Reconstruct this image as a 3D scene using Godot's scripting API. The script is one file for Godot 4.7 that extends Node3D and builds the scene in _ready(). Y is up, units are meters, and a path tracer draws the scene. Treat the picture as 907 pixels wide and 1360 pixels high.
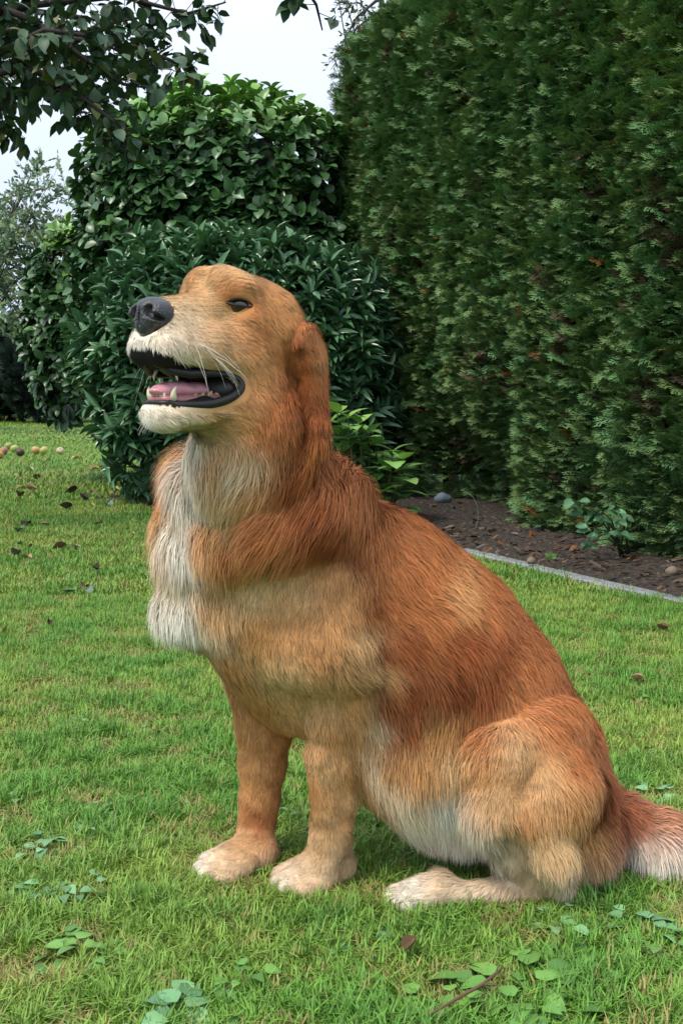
extends Node3D
# A golden dog sitting on a lawn in a garden, in front of laurels and a clipped conifer hedge. Metres, y up, camera looks along -z.

const PITCH := 0.09966865
const EYE := 0.6
var rng := RandomNumberGenerator.new()
var wob := FastNoiseLite.new()
var names := {}

# ---------------------------------------------------------------- helpers
func at(px: float, py: float, depth: float) -> Vector3:
	var rx := (px - 453.5) / 1600.0
	var ry := (680.0 - py) / 1600.0
	var k := depth / (cos(PITCH) + ry * sin(PITCH))
	return Vector3(rx * k, EYE + (ry * cos(PITCH) - sin(PITCH)) * k, -depth)

func on_ground(px: float, py: float, y := 0.0) -> Vector3:
	var rx := (px - 453.5) / 1600.0
	var ry := (680.0 - py) / 1600.0
	var k := (EYE - y) / (sin(PITCH) - ry * cos(PITCH))
	return Vector3(rx * k, y, -(cos(PITCH) + ry * sin(PITCH)) * k)

func lin(r: float, g: float, b: float) -> Color:
	return Color(r / 255.0, g / 255.0, b / 255.0).srgb_to_linear()

func numbered(called: String) -> String:
	var n: int = names.get(called, 0)
	names[called] = n + 1
	return called if n == 0 else "%s_%03d" % [called, n]

func tag(o: Node, label := "", category := "", group := "", kind := "") -> Node:
	if label: o.set_meta("label", label)
	if category: o.set_meta("category", category)
	if group: o.set_meta("group", group)
	if kind: o.set_meta("kind", kind)
	return o

func thing(called: String, label: String, category: String, where := Vector3.ZERO, group := "") -> Node3D:
	var o := Node3D.new()
	o.name = numbered(called)
	add_child(o)
	o.position = where
	tag(o, label, category, group)
	return o

func put(called: String, mesh: Mesh, mat: Material, parent: Node = null) -> MeshInstance3D:
	var o := MeshInstance3D.new()
	o.mesh = mesh
	o.name = numbered(called) if parent == null else called
	if mat: o.material_override = mat
	if parent: parent.add_child(o, true)
	else: add_child(o)
	return o

func mat(c: Color, rough := 0.8, spec := 0.4, back := 0.0, vertex := true) -> StandardMaterial3D:
	var m := StandardMaterial3D.new()
	m.albedo_color = c.linear_to_srgb()
	m.roughness = rough
	m.metallic_specular = spec
	m.vertex_color_use_as_albedo = vertex
	if back > 0.0:
		m.backlight_enabled = true
		m.backlight = Color(back, back, back)
	return m

func noise_tex(freq: float, ramp: Array, seed_ := 1, size := 512, octaves := 5) -> NoiseTexture2D:
	var n := FastNoiseLite.new()
	n.seed = seed_
	n.frequency = freq
	n.fractal_octaves = octaves
	var t := NoiseTexture2D.new()
	t.width = size
	t.height = size
	t.seamless = true
	t.noise = n
	var g := Gradient.new()
	var offs := PackedFloat32Array()
	var cols := PackedColorArray()
	for i in ramp.size():
		offs.append(float(i) / (ramp.size() - 1))
		cols.append(ramp[i].linear_to_srgb())
	g.offsets = offs
	g.colors = cols
	t.color_ramp = g
	return t

func bump_tex(freq: float, seed_ := 1, size := 512) -> NoiseTexture2D:
	var n := FastNoiseLite.new()
	n.seed = seed_
	n.frequency = freq
	n.fractal_octaves = 5
	var t := NoiseTexture2D.new()
	t.width = size
	t.height = size
	t.seamless = true
	t.noise = n
	return t

func world_mat(tex: Texture2D, scale: float, rough: float, bump: Texture2D = null, height := 1.0) -> StandardMaterial3D:
	var m := StandardMaterial3D.new()
	m.albedo_texture = tex
	m.roughness = rough
	m.uv1_triplanar = true
	m.uv1_world_triplanar = true
	m.uv1_scale = Vector3(scale, scale, scale)
	if bump:
		m.heightmap_enabled = true
		m.heightmap_texture = bump
		m.heightmap_scale = height
	return m

func rnd(a: float, b: float) -> float:
	return rng.randf_range(a, b)

func rdir() -> Vector3:
	return Vector3(rng.randfn(), rng.randfn(), rng.randfn()).normalized()

func frame(y_axis: Vector3, z_hint: Vector3) -> Basis:   # y along the leaf, z about out of its face
	var y := y_axis.normalized()
	var x := y.cross(z_hint)
	if x.length() < 0.01: x = y.cross(Vector3(0.3, 0.5, 0.8))
	x = x.normalized()
	return Basis(x, y, x.cross(y))

# a mesh from lists of points, faces clockwise from outside, smooth normals
class Shape:
	var v := PackedVector3Array()
	var c := PackedColorArray()
	var f := PackedInt32Array()
	var nn := PackedVector3Array()
	func p(a: Vector3, col := Color.WHITE) -> int:
		v.append(a)
		c.append(col)
		return v.size() - 1
	func tri(a: int, b: int, d: int) -> void:
		f.append(a); f.append(b); f.append(d)
	func quad(a: int, b: int, d: int, e: int) -> void:
		tri(a, b, d)
		tri(a, d, e)
	func tube(path: Array, radii: Array, sides := 6, col := Color.WHITE, cap := true) -> void:
		var rings := []
		var side := Vector3.ZERO
		for i in path.size():
			var a: Vector3 = path[i]
			var t: Vector3 = (path[mini(i + 1, path.size() - 1)] - path[maxi(i - 1, 0)]).normalized()
			if side == Vector3.ZERO:
				side = t.cross(Vector3.UP if absf(t.y) < 0.9 else Vector3.RIGHT).normalized()
			side = (side - t * side.dot(t)).normalized()
			var up := t.cross(side)
			var r: float = radii[i] if i < radii.size() else radii[-1]
			var ring := []
			for k in sides:
				var w := TAU * k / sides
				ring.append(p(a + (side * cos(w) + up * sin(w)) * r, col))
			rings.append(ring)
		for i in rings.size() - 1:
			for k in sides:
				var q := (k + 1) % sides
				quad(rings[i][k], rings[i + 1][k], rings[i + 1][q], rings[i][q])
		if cap:
			for e in [0, rings.size() - 1]:
				var t2: Vector3 = (path[1] - path[0]) if e == 0 else (path[-1] - path[-2])
				var m := p(path[e] + t2.normalized() * radii[mini(e, radii.size() - 1)] * (0.4 if e else -0.4), col)
				for k in sides:
					var q := (k + 1) % sides
					if e == 0: tri(m, rings[e][k], rings[e][q])
					else: tri(m, rings[e][q], rings[e][k])
	func box(lo: Vector3, hi: Vector3, col := Color.WHITE) -> void:
		var q := []
		for z in [lo.z, hi.z]:
			for y in [lo.y, hi.y]:
				for x in [lo.x, hi.x]:
					q.append(Vector3(x, y, z))
		for s in [[0, 2, 3, 1], [4, 5, 7, 6], [0, 1, 5, 4], [2, 6, 7, 3], [0, 4, 6, 2], [1, 3, 7, 5]]:
			var k := []
			for e in s: k.append(p(q[e], col))
			quad(k[3], k[2], k[1], k[0])
	func build(smooth := true) -> ArrayMesh:
		var st := SurfaceTool.new()
		st.begin(Mesh.PRIMITIVE_TRIANGLES)
		for i in v.size():
			if nn.size(): st.set_normal(nn[i])
			st.set_color(c[i])
			st.set_smooth_group(0 if smooth else -1)
			st.add_vertex(v[i])
		for i in f: st.add_index(i)
		if nn.is_empty():
			if not smooth: st.deindex()
			st.generate_normals()
		return st.commit()

func leaf_mesh(w: float, fold: float, curl: float, n := 4, tip := 0.62, teeth := 0.0, vein := 1.25, thick := 0.0) -> ArrayMesh:
	# a leaf one unit long along y, its face towards +z
	var s := Shape.new()
	var rows := []
	for i in n + 1:
		var t := float(i) / n
		var half := w * 0.5 * pow(sin(PI * pow(t, tip)), 0.75)
		if i > 0 and i < n and teeth > 0.0: half *= 1.0 + teeth * (1.0 if i % 2 else -1.0)
		var bend := -curl * t * t
		var mid := Vector3(0, t * (1.0 - 0.25 * curl * t), bend)
		if i == 0 or i == n:
			var k := s.p(mid, Color(vein, vein, vein * 0.9))
			rows.append([k, k, k])
		else:
			rows.append([s.p(mid + Vector3(-half, 0, fold * half), Color(0.9, 0.9, 0.9)), s.p(mid, Color(vein, vein, vein * 0.9)), s.p(mid + Vector3(half, 0, fold * half), Color(0.95, 0.95, 0.95))])
	for i in n:
		for k in 2:
			var a: Array = rows[i]
			var b: Array = rows[i + 1]
			if a[k] != a[k + 1]: s.tri(a[k], a[k + 1], b[k + 1])
			if b[k] != b[k + 1]: s.tri(a[k], b[k + 1], b[k])
	return s.build()

# leaves: the first `singles` (those nearest the lens that face it) as parts of their own, the others as one mass
func scatter(parent: Node3D, called: String, mass: String, mesh: Mesh, base: Material, where: Array, tint: Array, singles := 0, towards := Vector3.ZERO) -> void:
	var order := range(where.size())
	if singles > 0:
		var score := []
		for i in where.size():
			var t: Transform3D = where[i]
			var o := parent.position + t.origin
			var d := o.distance_to(Vector3(0, EYE, 0))
			score.append(d - 0.25 * absf(t.basis.z.normalized().dot((Vector3(0, EYE, 0) - o).normalized())))
		order.sort_custom(func(a, b): return score[a] < score[b])
	var shades := []
	for k in mini(singles, where.size()):
		var i: int = order[k]
		var o := MeshInstance3D.new()
		o.mesh = mesh
		o.name = called
		o.transform = where[i]
		var c: Color = tint[i]
		var found: Material = null
		for s in shades:
			if absf(s[0].r - c.r) + absf(s[0].g - c.g) + absf(s[0].b - c.b) < 0.03: found = s[1]
		if found == null:
			found = base.duplicate()
			found.albedo_color = Color(c.r, c.g, c.b).linear_to_srgb()
			shades.append([c, found])
		o.material_override = found
		parent.add_child(o, true)
	var rest: int = where.size() - mini(singles, where.size())
	if rest <= 0: return
	var mm := MultiMesh.new()
	mm.transform_format = MultiMesh.TRANSFORM_3D
	mm.use_colors = true
	mm.mesh = mesh
	mm.instance_count = rest
	for k in rest:
		var i: int = order[k + where.size() - rest]
		mm.set_instance_transform(k, where[i])
		mm.set_instance_color(k, tint[i])
	var m := MultiMeshInstance3D.new()
	m.multimesh = mm
	m.material_override = base
	m.name = mass
	m.set_meta("kind", "stuff")
	parent.add_child(m, true)

# ---------------------------------------------------------------- a distance field and its surface
class Field:
	var lo: Vector3
	var h: float
	var nx: int
	var ny: int
	var nz: int
	var d := PackedFloat32Array()
	var v := PackedVector3Array()
	var nrm := PackedVector3Array()
	var f := PackedInt32Array()
	func _init(a: Vector3, b: Vector3, cell: float) -> void:
		lo = a
		h = cell
		nx = int((b.x - a.x) / h) + 2
		ny = int((b.y - a.y) / h) + 2
		nz = int((b.z - a.z) / h) + 2
		d.resize(nx * ny * nz)
		d.fill(1.0)
	func span(a: Vector3, b: Vector3) -> Array:
		var u := ((a - lo) / h).floor()
		var w := ((b - lo) / h).ceil()
		return [maxi(0, int(u.x)), mini(nx - 1, int(w.x)), maxi(0, int(u.y)), mini(ny - 1, int(w.y)), maxi(0, int(u.z)), mini(nz - 1, int(w.z))]
	func bone(a: Vector3, b: Vector3, ra: float, rb: float, k := 0.02) -> void:
		var m := maxf(ra, rb) + k + 2.5 * h
		var s := span(a.min(b) - Vector3(m, m, m), a.max(b) + Vector3(m, m, m))
		var ba := b - a
		var inv := 1.0 / maxf(ba.length_squared(), 1e-9)
		for z in range(s[4], s[5] + 1):
			for y in range(s[2], s[3] + 1):
				var at_ := nx * (y + ny * z)
				for x in range(s[0], s[1] + 1):
					var pa := lo + Vector3(x, y, z) * h - a
					var t := clampf(pa.dot(ba) * inv, 0.0, 1.0)
					var e := (pa - ba * t).length() - ra - (rb - ra) * t
					var o := d[at_ + x]
					var q := maxf(k - absf(o - e), 0.0)
					d[at_ + x] = minf(o, e) - q * q / (4.0 * k)
	func lump(c: Vector3, axes: Basis, r: Vector3, k := 0.02, cut := false) -> void:
		var m := maxf(r.x, maxf(r.y, r.z)) + k + 2.5 * h
		var s := span(c - Vector3(m, m, m), c + Vector3(m, m, m))
		var inv := axes.transposed()
		var r2 := r * r
		for z in range(s[4], s[5] + 1):
			for y in range(s[2], s[3] + 1):
				var at_ := nx * (y + ny * z)
				for x in range(s[0], s[1] + 1):
					var q := inv * (lo + Vector3(x, y, z) * h - c)
					var k0 := (q / r).length()
					var k1 := (q / r2).length()
					var e := k0 * (k0 - 1.0) / maxf(k1, 1e-6) if k0 > 0.05 else -minf(r.x, minf(r.y, r.z))
					var o := d[at_ + x]
					if cut:
						e = -e
						var g := maxf(k - absf(o - e), 0.0)
						d[at_ + x] = maxf(o, e) + g * g / (4.0 * k)
					else:
						var g := maxf(k - absf(o - e), 0.0)
						d[at_ + x] = minf(o, e) - g * g / (4.0 * k)
	func value(p: Vector3) -> float:
		var q := (p - lo) / h
		var x := int(q.x)
		var y := int(q.y)
		var z := int(q.z)
		if q.x < 0 or q.y < 0 or q.z < 0 or x > nx - 2 or y > ny - 2 or z > nz - 2: return 1.0
		return d[x + nx * (y + ny * z)]
	func floor_at(y0: float) -> void:
		for z in nz:
			for y in ny:
				var e := y0 - (lo.y + y * h)
				if e < -0.03: break
				for x in nx:
					var i := x + nx * (y + ny * z)
					d[i] = maxf(d[i], e)
	func surface() -> void:
		var id := PackedInt32Array()
		id.resize(d.size())
		id.fill(-1)
		var off := [0, 1, nx, nx + 1, nx * ny, nx * ny + 1, nx * ny + nx, nx * ny + nx + 1]
		var edges := [[0, 1], [2, 3], [4, 5], [6, 7], [0, 2], [1, 3], [4, 6], [5, 7], [0, 4], [1, 5], [2, 6], [3, 7]]
		var cor := []
		for i in 8: cor.append(Vector3(i & 1, (i >> 1) & 1, i >> 2))
		var e := PackedFloat32Array()
		e.resize(8)
		var lim := 2.2 * h
		for z in nz - 1:
			for y in ny - 1:
				var row := nx * (y + ny * z)
				for x in nx - 1:
					var i := row + x
					if absf(d[i]) > lim: continue
					var neg := 0
					for k in 8:
						e[k] = d[i + off[k]]
						if e[k] < 0.0: neg += 1
					if neg == 0 or neg == 8: continue
					var sum := Vector3.ZERO
					var cnt := 0
					for g in edges:
						var a := e[g[0]]
						var b := e[g[1]]
						if (a < 0.0) != (b < 0.0):
							sum += cor[g[0]].lerp(cor[g[1]], a / (a - b))
							cnt += 1
					id[i] = v.size()
					v.append(lo + (Vector3(x, y, z) + sum / cnt) * h)
					nrm.append(Vector3(e[1] - e[0] + e[3] - e[2] + e[5] - e[4] + e[7] - e[6], e[2] - e[0] + e[3] - e[1] + e[6] - e[4] + e[7] - e[5], e[4] - e[0] + e[5] - e[1] + e[6] - e[2] + e[7] - e[3]).normalized())
		var step := [1, nx, nx * ny]
		for z in range(1, nz - 1):
			for y in range(1, ny - 1):
				var row := nx * (y + ny * z)
				for x in range(1, nx - 1):
					var i := row + x
					if id[i] < 0: continue
					var a := d[i]
					for ax in 3:
						var b := d[i + step[ax]]
						if (a < 0.0) == (b < 0.0): continue
						var s1: int = step[(ax + 1) % 3]
						var s2: int = step[(ax + 2) % 3]
						var q := [id[i], id[i - s1], id[i - s1 - s2], id[i - s2]]
						if q.min() < 0: continue
						if a < 0.0: f.append_array([q[0], q[2], q[1], q[0], q[3], q[2]])
						else: f.append_array([q[0], q[1], q[2], q[0], q[2], q[3]])
	func mesh(col: Color) -> ArrayMesh:
		surface()
		var cc := PackedColorArray()
		cc.resize(v.size())
		cc.fill(col)
		var arr := []
		arr.resize(Mesh.ARRAY_MAX)
		arr[Mesh.ARRAY_VERTEX] = v
		arr[Mesh.ARRAY_NORMAL] = nrm
		arr[Mesh.ARRAY_COLOR] = cc
		arr[Mesh.ARRAY_INDEX] = f
		var m := ArrayMesh.new()
		m.add_surface_from_arrays(Mesh.PRIMITIVE_TRIANGLES, arr)
		return m

# ---------------------------------------------------------------- scene
func _ready() -> void:
	rng.seed = 20240611
	wob.seed = 5
	wob.frequency = 1.0
	wob.fractal_octaves = 3
	var cam := Camera3D.new()
	cam.name = "camera"
	cam.position = Vector3(0, EYE, 0)
	cam.rotation = Vector3(-PITCH, 0, 0)
	cam.fov = rad_to_deg(2.0 * atan(680.0 / 1600.0))
	cam.near = 0.05
	cam.far = 600.0
	add_child(cam)
	var env := Environment.new()
	env.background_mode = Environment.BG_SKY
	var sky := ProceduralSkyMaterial.new()
	sky.sky_top_color = Color(0.84, 0.89, 0.95)
	sky.sky_horizon_color = Color(0.635, 0.672, 0.74)
	sky.sky_curve = 0.35
	var veil := noise_tex(0.006, [Color(0.0, 0.0, 0.0), Color(0.008, 0.008, 0.008), Color(0.03, 0.029, 0.028), Color(0.055, 0.054, 0.052)], 15, 512, 4)   # soft unevenness of the cloud layer
	sky.sky_cover = veil
	sky.ground_bottom_color = Color(0.10, 0.13, 0.07)
	sky.ground_horizon_color = Color(0.30, 0.34, 0.26)
	env.sky = Sky.new()
	env.sky.sky_material = sky
	env.tonemap_mode = Environment.TONE_MAPPER_LINEAR
	env.tonemap_exposure = 1.9
	env.sdfgi_enabled = true
	env.ssao_enabled = true
	env.ssil_enabled = true
	var we := WorldEnvironment.new()
	we.name = "environment"
	we.environment = env
	add_child(we)
	var sun := DirectionalLight3D.new()
	sun.name = "sun"
	sun.light_energy = 0.5
	sun.light_color = Color(1.0, 0.97, 0.92)
	sun.light_angular_distance = 14.0
	sun.shadow_enabled = true
	add_child(sun)
	sun.look_at_from_position(Vector3(-3.0, 6.0, 2.6), Vector3.ZERO, Vector3.UP)

	var t0 := Time.get_ticks_msec()
	make_ground()
	make_hedge()
	make_bushes()
	make_back()
	make_apple_tree()
	make_hydrangea()
	make_hedge_plant()
	print("setting ", Time.get_ticks_msec() - t0)
	t0 = Time.get_ticks_msec()
	make_dog()
	print("dog ", Time.get_ticks_msec() - t0)
	t0 = Time.get_ticks_msec()
	make_grass()
	make_litter()
	print("small ", Time.get_ticks_msec() - t0)


# ---------------------------------------------------------------- ground
const BED := [[1.9, -1.9], [1.25, -2.75], [0.955, -3.30], [0.735, -3.75], [0.55, -4.15], [0.38, -4.48], [0.14, -4.85], [-0.12, -5.15], [-0.45, -5.38], [-0.85, -5.5]]   # the edge of the lawn along the bed

func bed_edge() -> Array:
	var out := []
	for i in BED.size() - 1:
		var p0: Array = BED[maxi(i - 1, 0)]
		var p1: Array = BED[i]
		var p2: Array = BED[i + 1]
		var p3: Array = BED[mini(i + 2, BED.size() - 1)]
		for k in 6:
			out.append(Vector2(p1[0], p1[1]).cubic_interpolate(Vector2(p2[0], p2[1]), Vector2(p0[0], p0[1]), Vector2(p3[0], p3[1]), k / 6.0))
	out.append(Vector2(BED[-1][0], BED[-1][1]))
	return out

var bed_poly := PackedVector2Array()
func in_bed(x: float, z: float) -> bool:
	return Geometry2D.is_point_in_polygon(Vector2(x, z), bed_poly)

func bare_patch(x: float, z: float) -> float:    # worn, shaded earth at the foot of the laurels
	var q := Vector2((x + 1.15) / 0.8, (z + 6.75) / 0.95)
	return 0.55 * clampf(1.05 - q.length() + 0.6 * wob.get_noise_2d(x * 4.0, z * 4.0), 0.0, 1.0)

func make_ground() -> void:
	var edge := bed_edge()
	for p in edge: bed_poly.append(p)
	for p in [[-0.95, -5.9], [-0.85, -6.6], [-0.6, -9.5], [0.5, -10.0], [4.5, -5.0], [4.0, -1.5]]: bed_poly.append(Vector2(p[0], p[1]))
	var m := PlaneMesh.new()
	m.size = Vector2(600, 600)
	m.subdivide_width = 4
	m.subdivide_depth = 4
	var turf := world_mat(noise_tex(0.02, [Color(0.045, 0.055, 0.014), Color(0.055, 0.115, 0.018), Color(0.075, 0.16, 0.022), Color(0.10, 0.15, 0.035)], 3, 1024), 0.55, 0.95, bump_tex(0.05, 4), 2.0)
	tag(put("lawn", m, turf), "", "", "", "structure")
	# soil of the bed, gently heaped towards the hedge
	var s := Shape.new()
	var inner := [Vector2(3.4, -1.9), Vector2(2.35, -2.0)]
	var rows := []
	for i in edge.size():
		var p: Vector2 = edge[i]
		var t := Vector2(edge[mini(i + 1, edge.size() - 1)] - edge[maxi(i - 1, 0)]).normalized()
		var nrm := Vector2(-t.y, t.x)
		if nrm.dot(Vector2(1, -1)) < 0: nrm = -nrm
		var row := []
		for k in 26:
			var q := p + nrm * (0.02 + k * 0.07)
			row.append(s.p(Vector3(q.x, 0.006 + 0.045 * (1.0 - exp(-k * 0.25)) + 0.014 * wob.get_noise_2d(q.x * 9.0, q.y * 9.0) * minf(1.0, k * 0.4), q.y)))
		rows.append(row)
	for i in rows.size() - 1:
		for k in 25: s.quad(rows[i][k], rows[i][k + 1], rows[i + 1][k + 1], rows[i + 1][k])
	var soil := world_mat(noise_tex(0.045, [Color(0.012, 0.009, 0.007), Color(0.035, 0.025, 0.019), Color(0.06, 0.045, 0.035), Color(0.11, 0.08, 0.06)], 11, 1024), 0.9, 0.95, bump_tex(0.06, 12), 3.0)
	tag(put("soil_bed", s.build(), soil), "", "", "", "structure")
	# worn earth under the laurels on the left
	var e := Shape.new()
	var mid := e.p(Vector3(-1.15, 0.012, -6.75))
	var ring := []
	for k in 40:
		var a := TAU * k / 40
		var r := 0.30 * (1.0 + 0.5 * wob.get_noise_2d(cos(a) * 2.0, sin(a) * 2.0))
		ring.append(e.p(Vector3(-1.15 + cos(a) * r * 1.2, 0.005, -6.75 + sin(a) * r * 1.3)))
	for k in 40: e.tri(mid, ring[k], ring[(k + 1) % 40])
	tag(put("bare_soil", e.build(), soil), "", "", "", "structure")
	# grey edging stones
	var stone := world_mat(noise_tex(0.03, [Color(0.16, 0.17, 0.17), Color(0.27, 0.28, 0.29), Color(0.36, 0.37, 0.37)], 21), 2.5, 0.85, bump_tex(0.08, 22), 0.8)
	var kerb := Node3D.new()
	kerb.name = "edging"
	kerb.set_meta("kind", "structure")
	add_child(kerb)
	var along := [edge[0]]
	var run := 0.0
	for i in range(1, edge.size()):
		run += edge[i].distance_to(edge[i - 1])
		if run >= 0.42:
			along.append(edge[i])
			run = 0.0
	for i in along.size() - 1:
		var a: Vector2 = along[i]
		var b: Vector2 = along[i + 1]
		var l := a.distance_to(b) - 0.004
		var sh := Shape.new()
		var w := 0.026
		var h := 0.026 + 0.004 * rnd(-1, 1)
		var pr := [Vector2(-w, -0.05), Vector2(-w, h - 0.006), Vector2(-w + 0.006, h), Vector2(w - 0.006, h), Vector2(w, h - 0.006), Vector2(w, -0.05)]
		var ends := []
		for z in [-0.5, -0.17, 0.17, 0.5]:
			var row := []
			for q in pr: row.append(sh.p(Vector3(q.x + rnd(-0.0015, 0.0015), q.y + rnd(-0.0012, 0.0012), z * l)))
			ends.append(row)
		for r in 3:
			for k in 5: sh.quad(ends[r][k], ends[r + 1][k], ends[r + 1][k + 1], ends[r][k + 1])
		for k in range(1, 5):
			sh.tri(ends[0][0], ends[0][k], ends[0][k + 1])
			sh.tri(ends[3][0], ends[3][k + 1], ends[3][k])
		var o := put("edging_stone", sh.build(false), stone, kerb)
		var mp := (a + b) * 0.5
		o.position = Vector3(mp.x, 0, mp.y)
		o.rotation.y = atan2(b.x - a.x, b.y - a.y)
	# bark chips and crumbs of soil
	var chip := Shape.new()
	chip.v = PackedVector3Array([Vector3(-0.5, 0, -0.16), Vector3(0.45, 0, -0.22), Vector3(0.55, 0.03, 0.16), Vector3(-0.4, 0.05, 0.2), Vector3(-0.36, 0.16, -0.02), Vector3(0.34, 0.13, 0.0)])
	chip.c.resize(6)
	chip.c.fill(Color.WHITE)
	for t in [[0, 1, 5], [0, 5, 4], [1, 2, 5], [2, 3, 4], [2, 4, 5], [3, 0, 4]]: chip.tri(t[0], t[2], t[1])
	var where := []
	var tint := []
	for i in 9000:
		var z := rnd(-6.2, -2.6)
		var x := rnd(-1.0, 2.2)
		if not in_bed(x, z): continue
		var sc := rnd(0.008, 0.03) if rng.randf() < 0.85 else rnd(0.03, 0.055)
		where.append(Transform3D(Basis.from_euler(Vector3(rnd(-0.5, 0.5), rnd(0, TAU), rnd(-0.5, 0.5))) * Basis.from_scale(Vector3(sc, sc * rnd(0.5, 1.3), sc)), Vector3(x, rnd(0.028, 0.05), z)))
		var b := rnd(0.4, 1.25)
		tint.append(Color(0.10 * b, 0.068 * b, 0.045 * b) if rng.randf() < 0.7 else (Color(0.16, 0.12, 0.09) * b if rng.randf() < 0.7 else Color(0.22, 0.10, 0.035) * b))
	var chips := Node3D.new()
	chips.name = "bark_mulch"
	chips.set_meta("kind", "stuff")
	add_child(chips)
	scatter(chips, "chip", "bark_chips", chip.build(false), mat(Color.WHITE, 0.9, 0.2), where, tint)

# ---------------------------------------------------------------- the clipped conifer hedge
const HEDGE_A := Vector3(2.49, 0, 0.03)
const HEDGE_D := Vector3(-0.317, 0, -0.948)      # along the hedge, away from the lens
const HEDGE_N := Vector3(-0.948, 0, 0.317)       # out of its face
const HEDGE_FROM := 3.3
const HEDGE_TO := 8.05
const HEDGE_TOP := 2.66
const HEDGE_THICK := 1.0

func spray_mesh(seed_: int) -> ArrayMesh:
	var r := RandomNumberGenerator.new()
	r.seed = seed_
	var s := Shape.new()
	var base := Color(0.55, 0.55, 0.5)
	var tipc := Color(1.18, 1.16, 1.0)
	var blade := func(a: Vector3, b: Vector3, w: float, ca: Color, cb: Color, up: Vector3):
		var side := (b - a).cross(up).normalized() * w
		var m := a.lerp(b, 0.45)
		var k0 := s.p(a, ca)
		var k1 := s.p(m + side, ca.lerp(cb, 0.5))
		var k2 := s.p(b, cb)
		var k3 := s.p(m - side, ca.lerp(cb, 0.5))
		s.quad(k0, k1, k2, k3)
	var z := Vector3(0, 0, 1)
	blade.call(Vector3.ZERO, Vector3(0, 0.75, 0.03), 0.035, base, tipc, z)
	blade.call(Vector3(0, 0.68, 0.03), Vector3(r.randf_range(-0.06, 0.06), 1.0, -0.02), 0.035, base.lerp(tipc, 0.6), tipc, z)
	for i in 7:
		var t := 0.12 + 0.105 * i
		for sd in [-1.0, 1.0]:
			var l := (0.46 - 0.26 * t) * r.randf_range(0.75, 1.2)
			var a := Vector3(0, t + 0.03 * sd, 0.02)
			var d := Vector3(sd * 0.75, 0.72, r.randf_range(-0.25, 0.2)).normalized()
			var b := a + d * l
			blade.call(a, b, 0.026, base, tipc, z)
			for j in 3:
				var q := a.lerp(b, 0.3 + 0.22 * j)
				var d2 := (d + Vector3(-sd * 0.55 if j % 2 == 0 else sd * 0.5, 0.45 if j % 2 == 0 else -0.35, r.randf_range(-0.2, 0.2))).normalized()
				blade.call(q, q + d2 * l * (0.58 - 0.08 * j), 0.019, base.lerp(tipc, 0.4), tipc, z)
	return s.build(false)

func hedge_depth(s: float, y: float) -> float:      # how far the face stands in or out
	var trees := 0.022 * sin(s * 7.6 + 0.7 * sin(y * 1.9 + s)) + 0.03 * wob.get_noise_2d(s * 2.2, 4.0)
	return trees + 0.05 * wob.get_noise_3d(s * 2.4, y * 1.4, 7.0) - 0.035 * smoothstep(0.45, 0.0, y) * (1.0 + wob.get_noise_2d(s * 3.0, y * 2.0))

func hedge_face(s: float, y: float) -> float:
	# a hollow low down near the far end, where bare stems show
	return hedge_depth(s, y) - 0.30 * exp(-pow((s - 6.15) / 0.5, 2) - pow((y - 0.1) / 0.34, 2))

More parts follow.
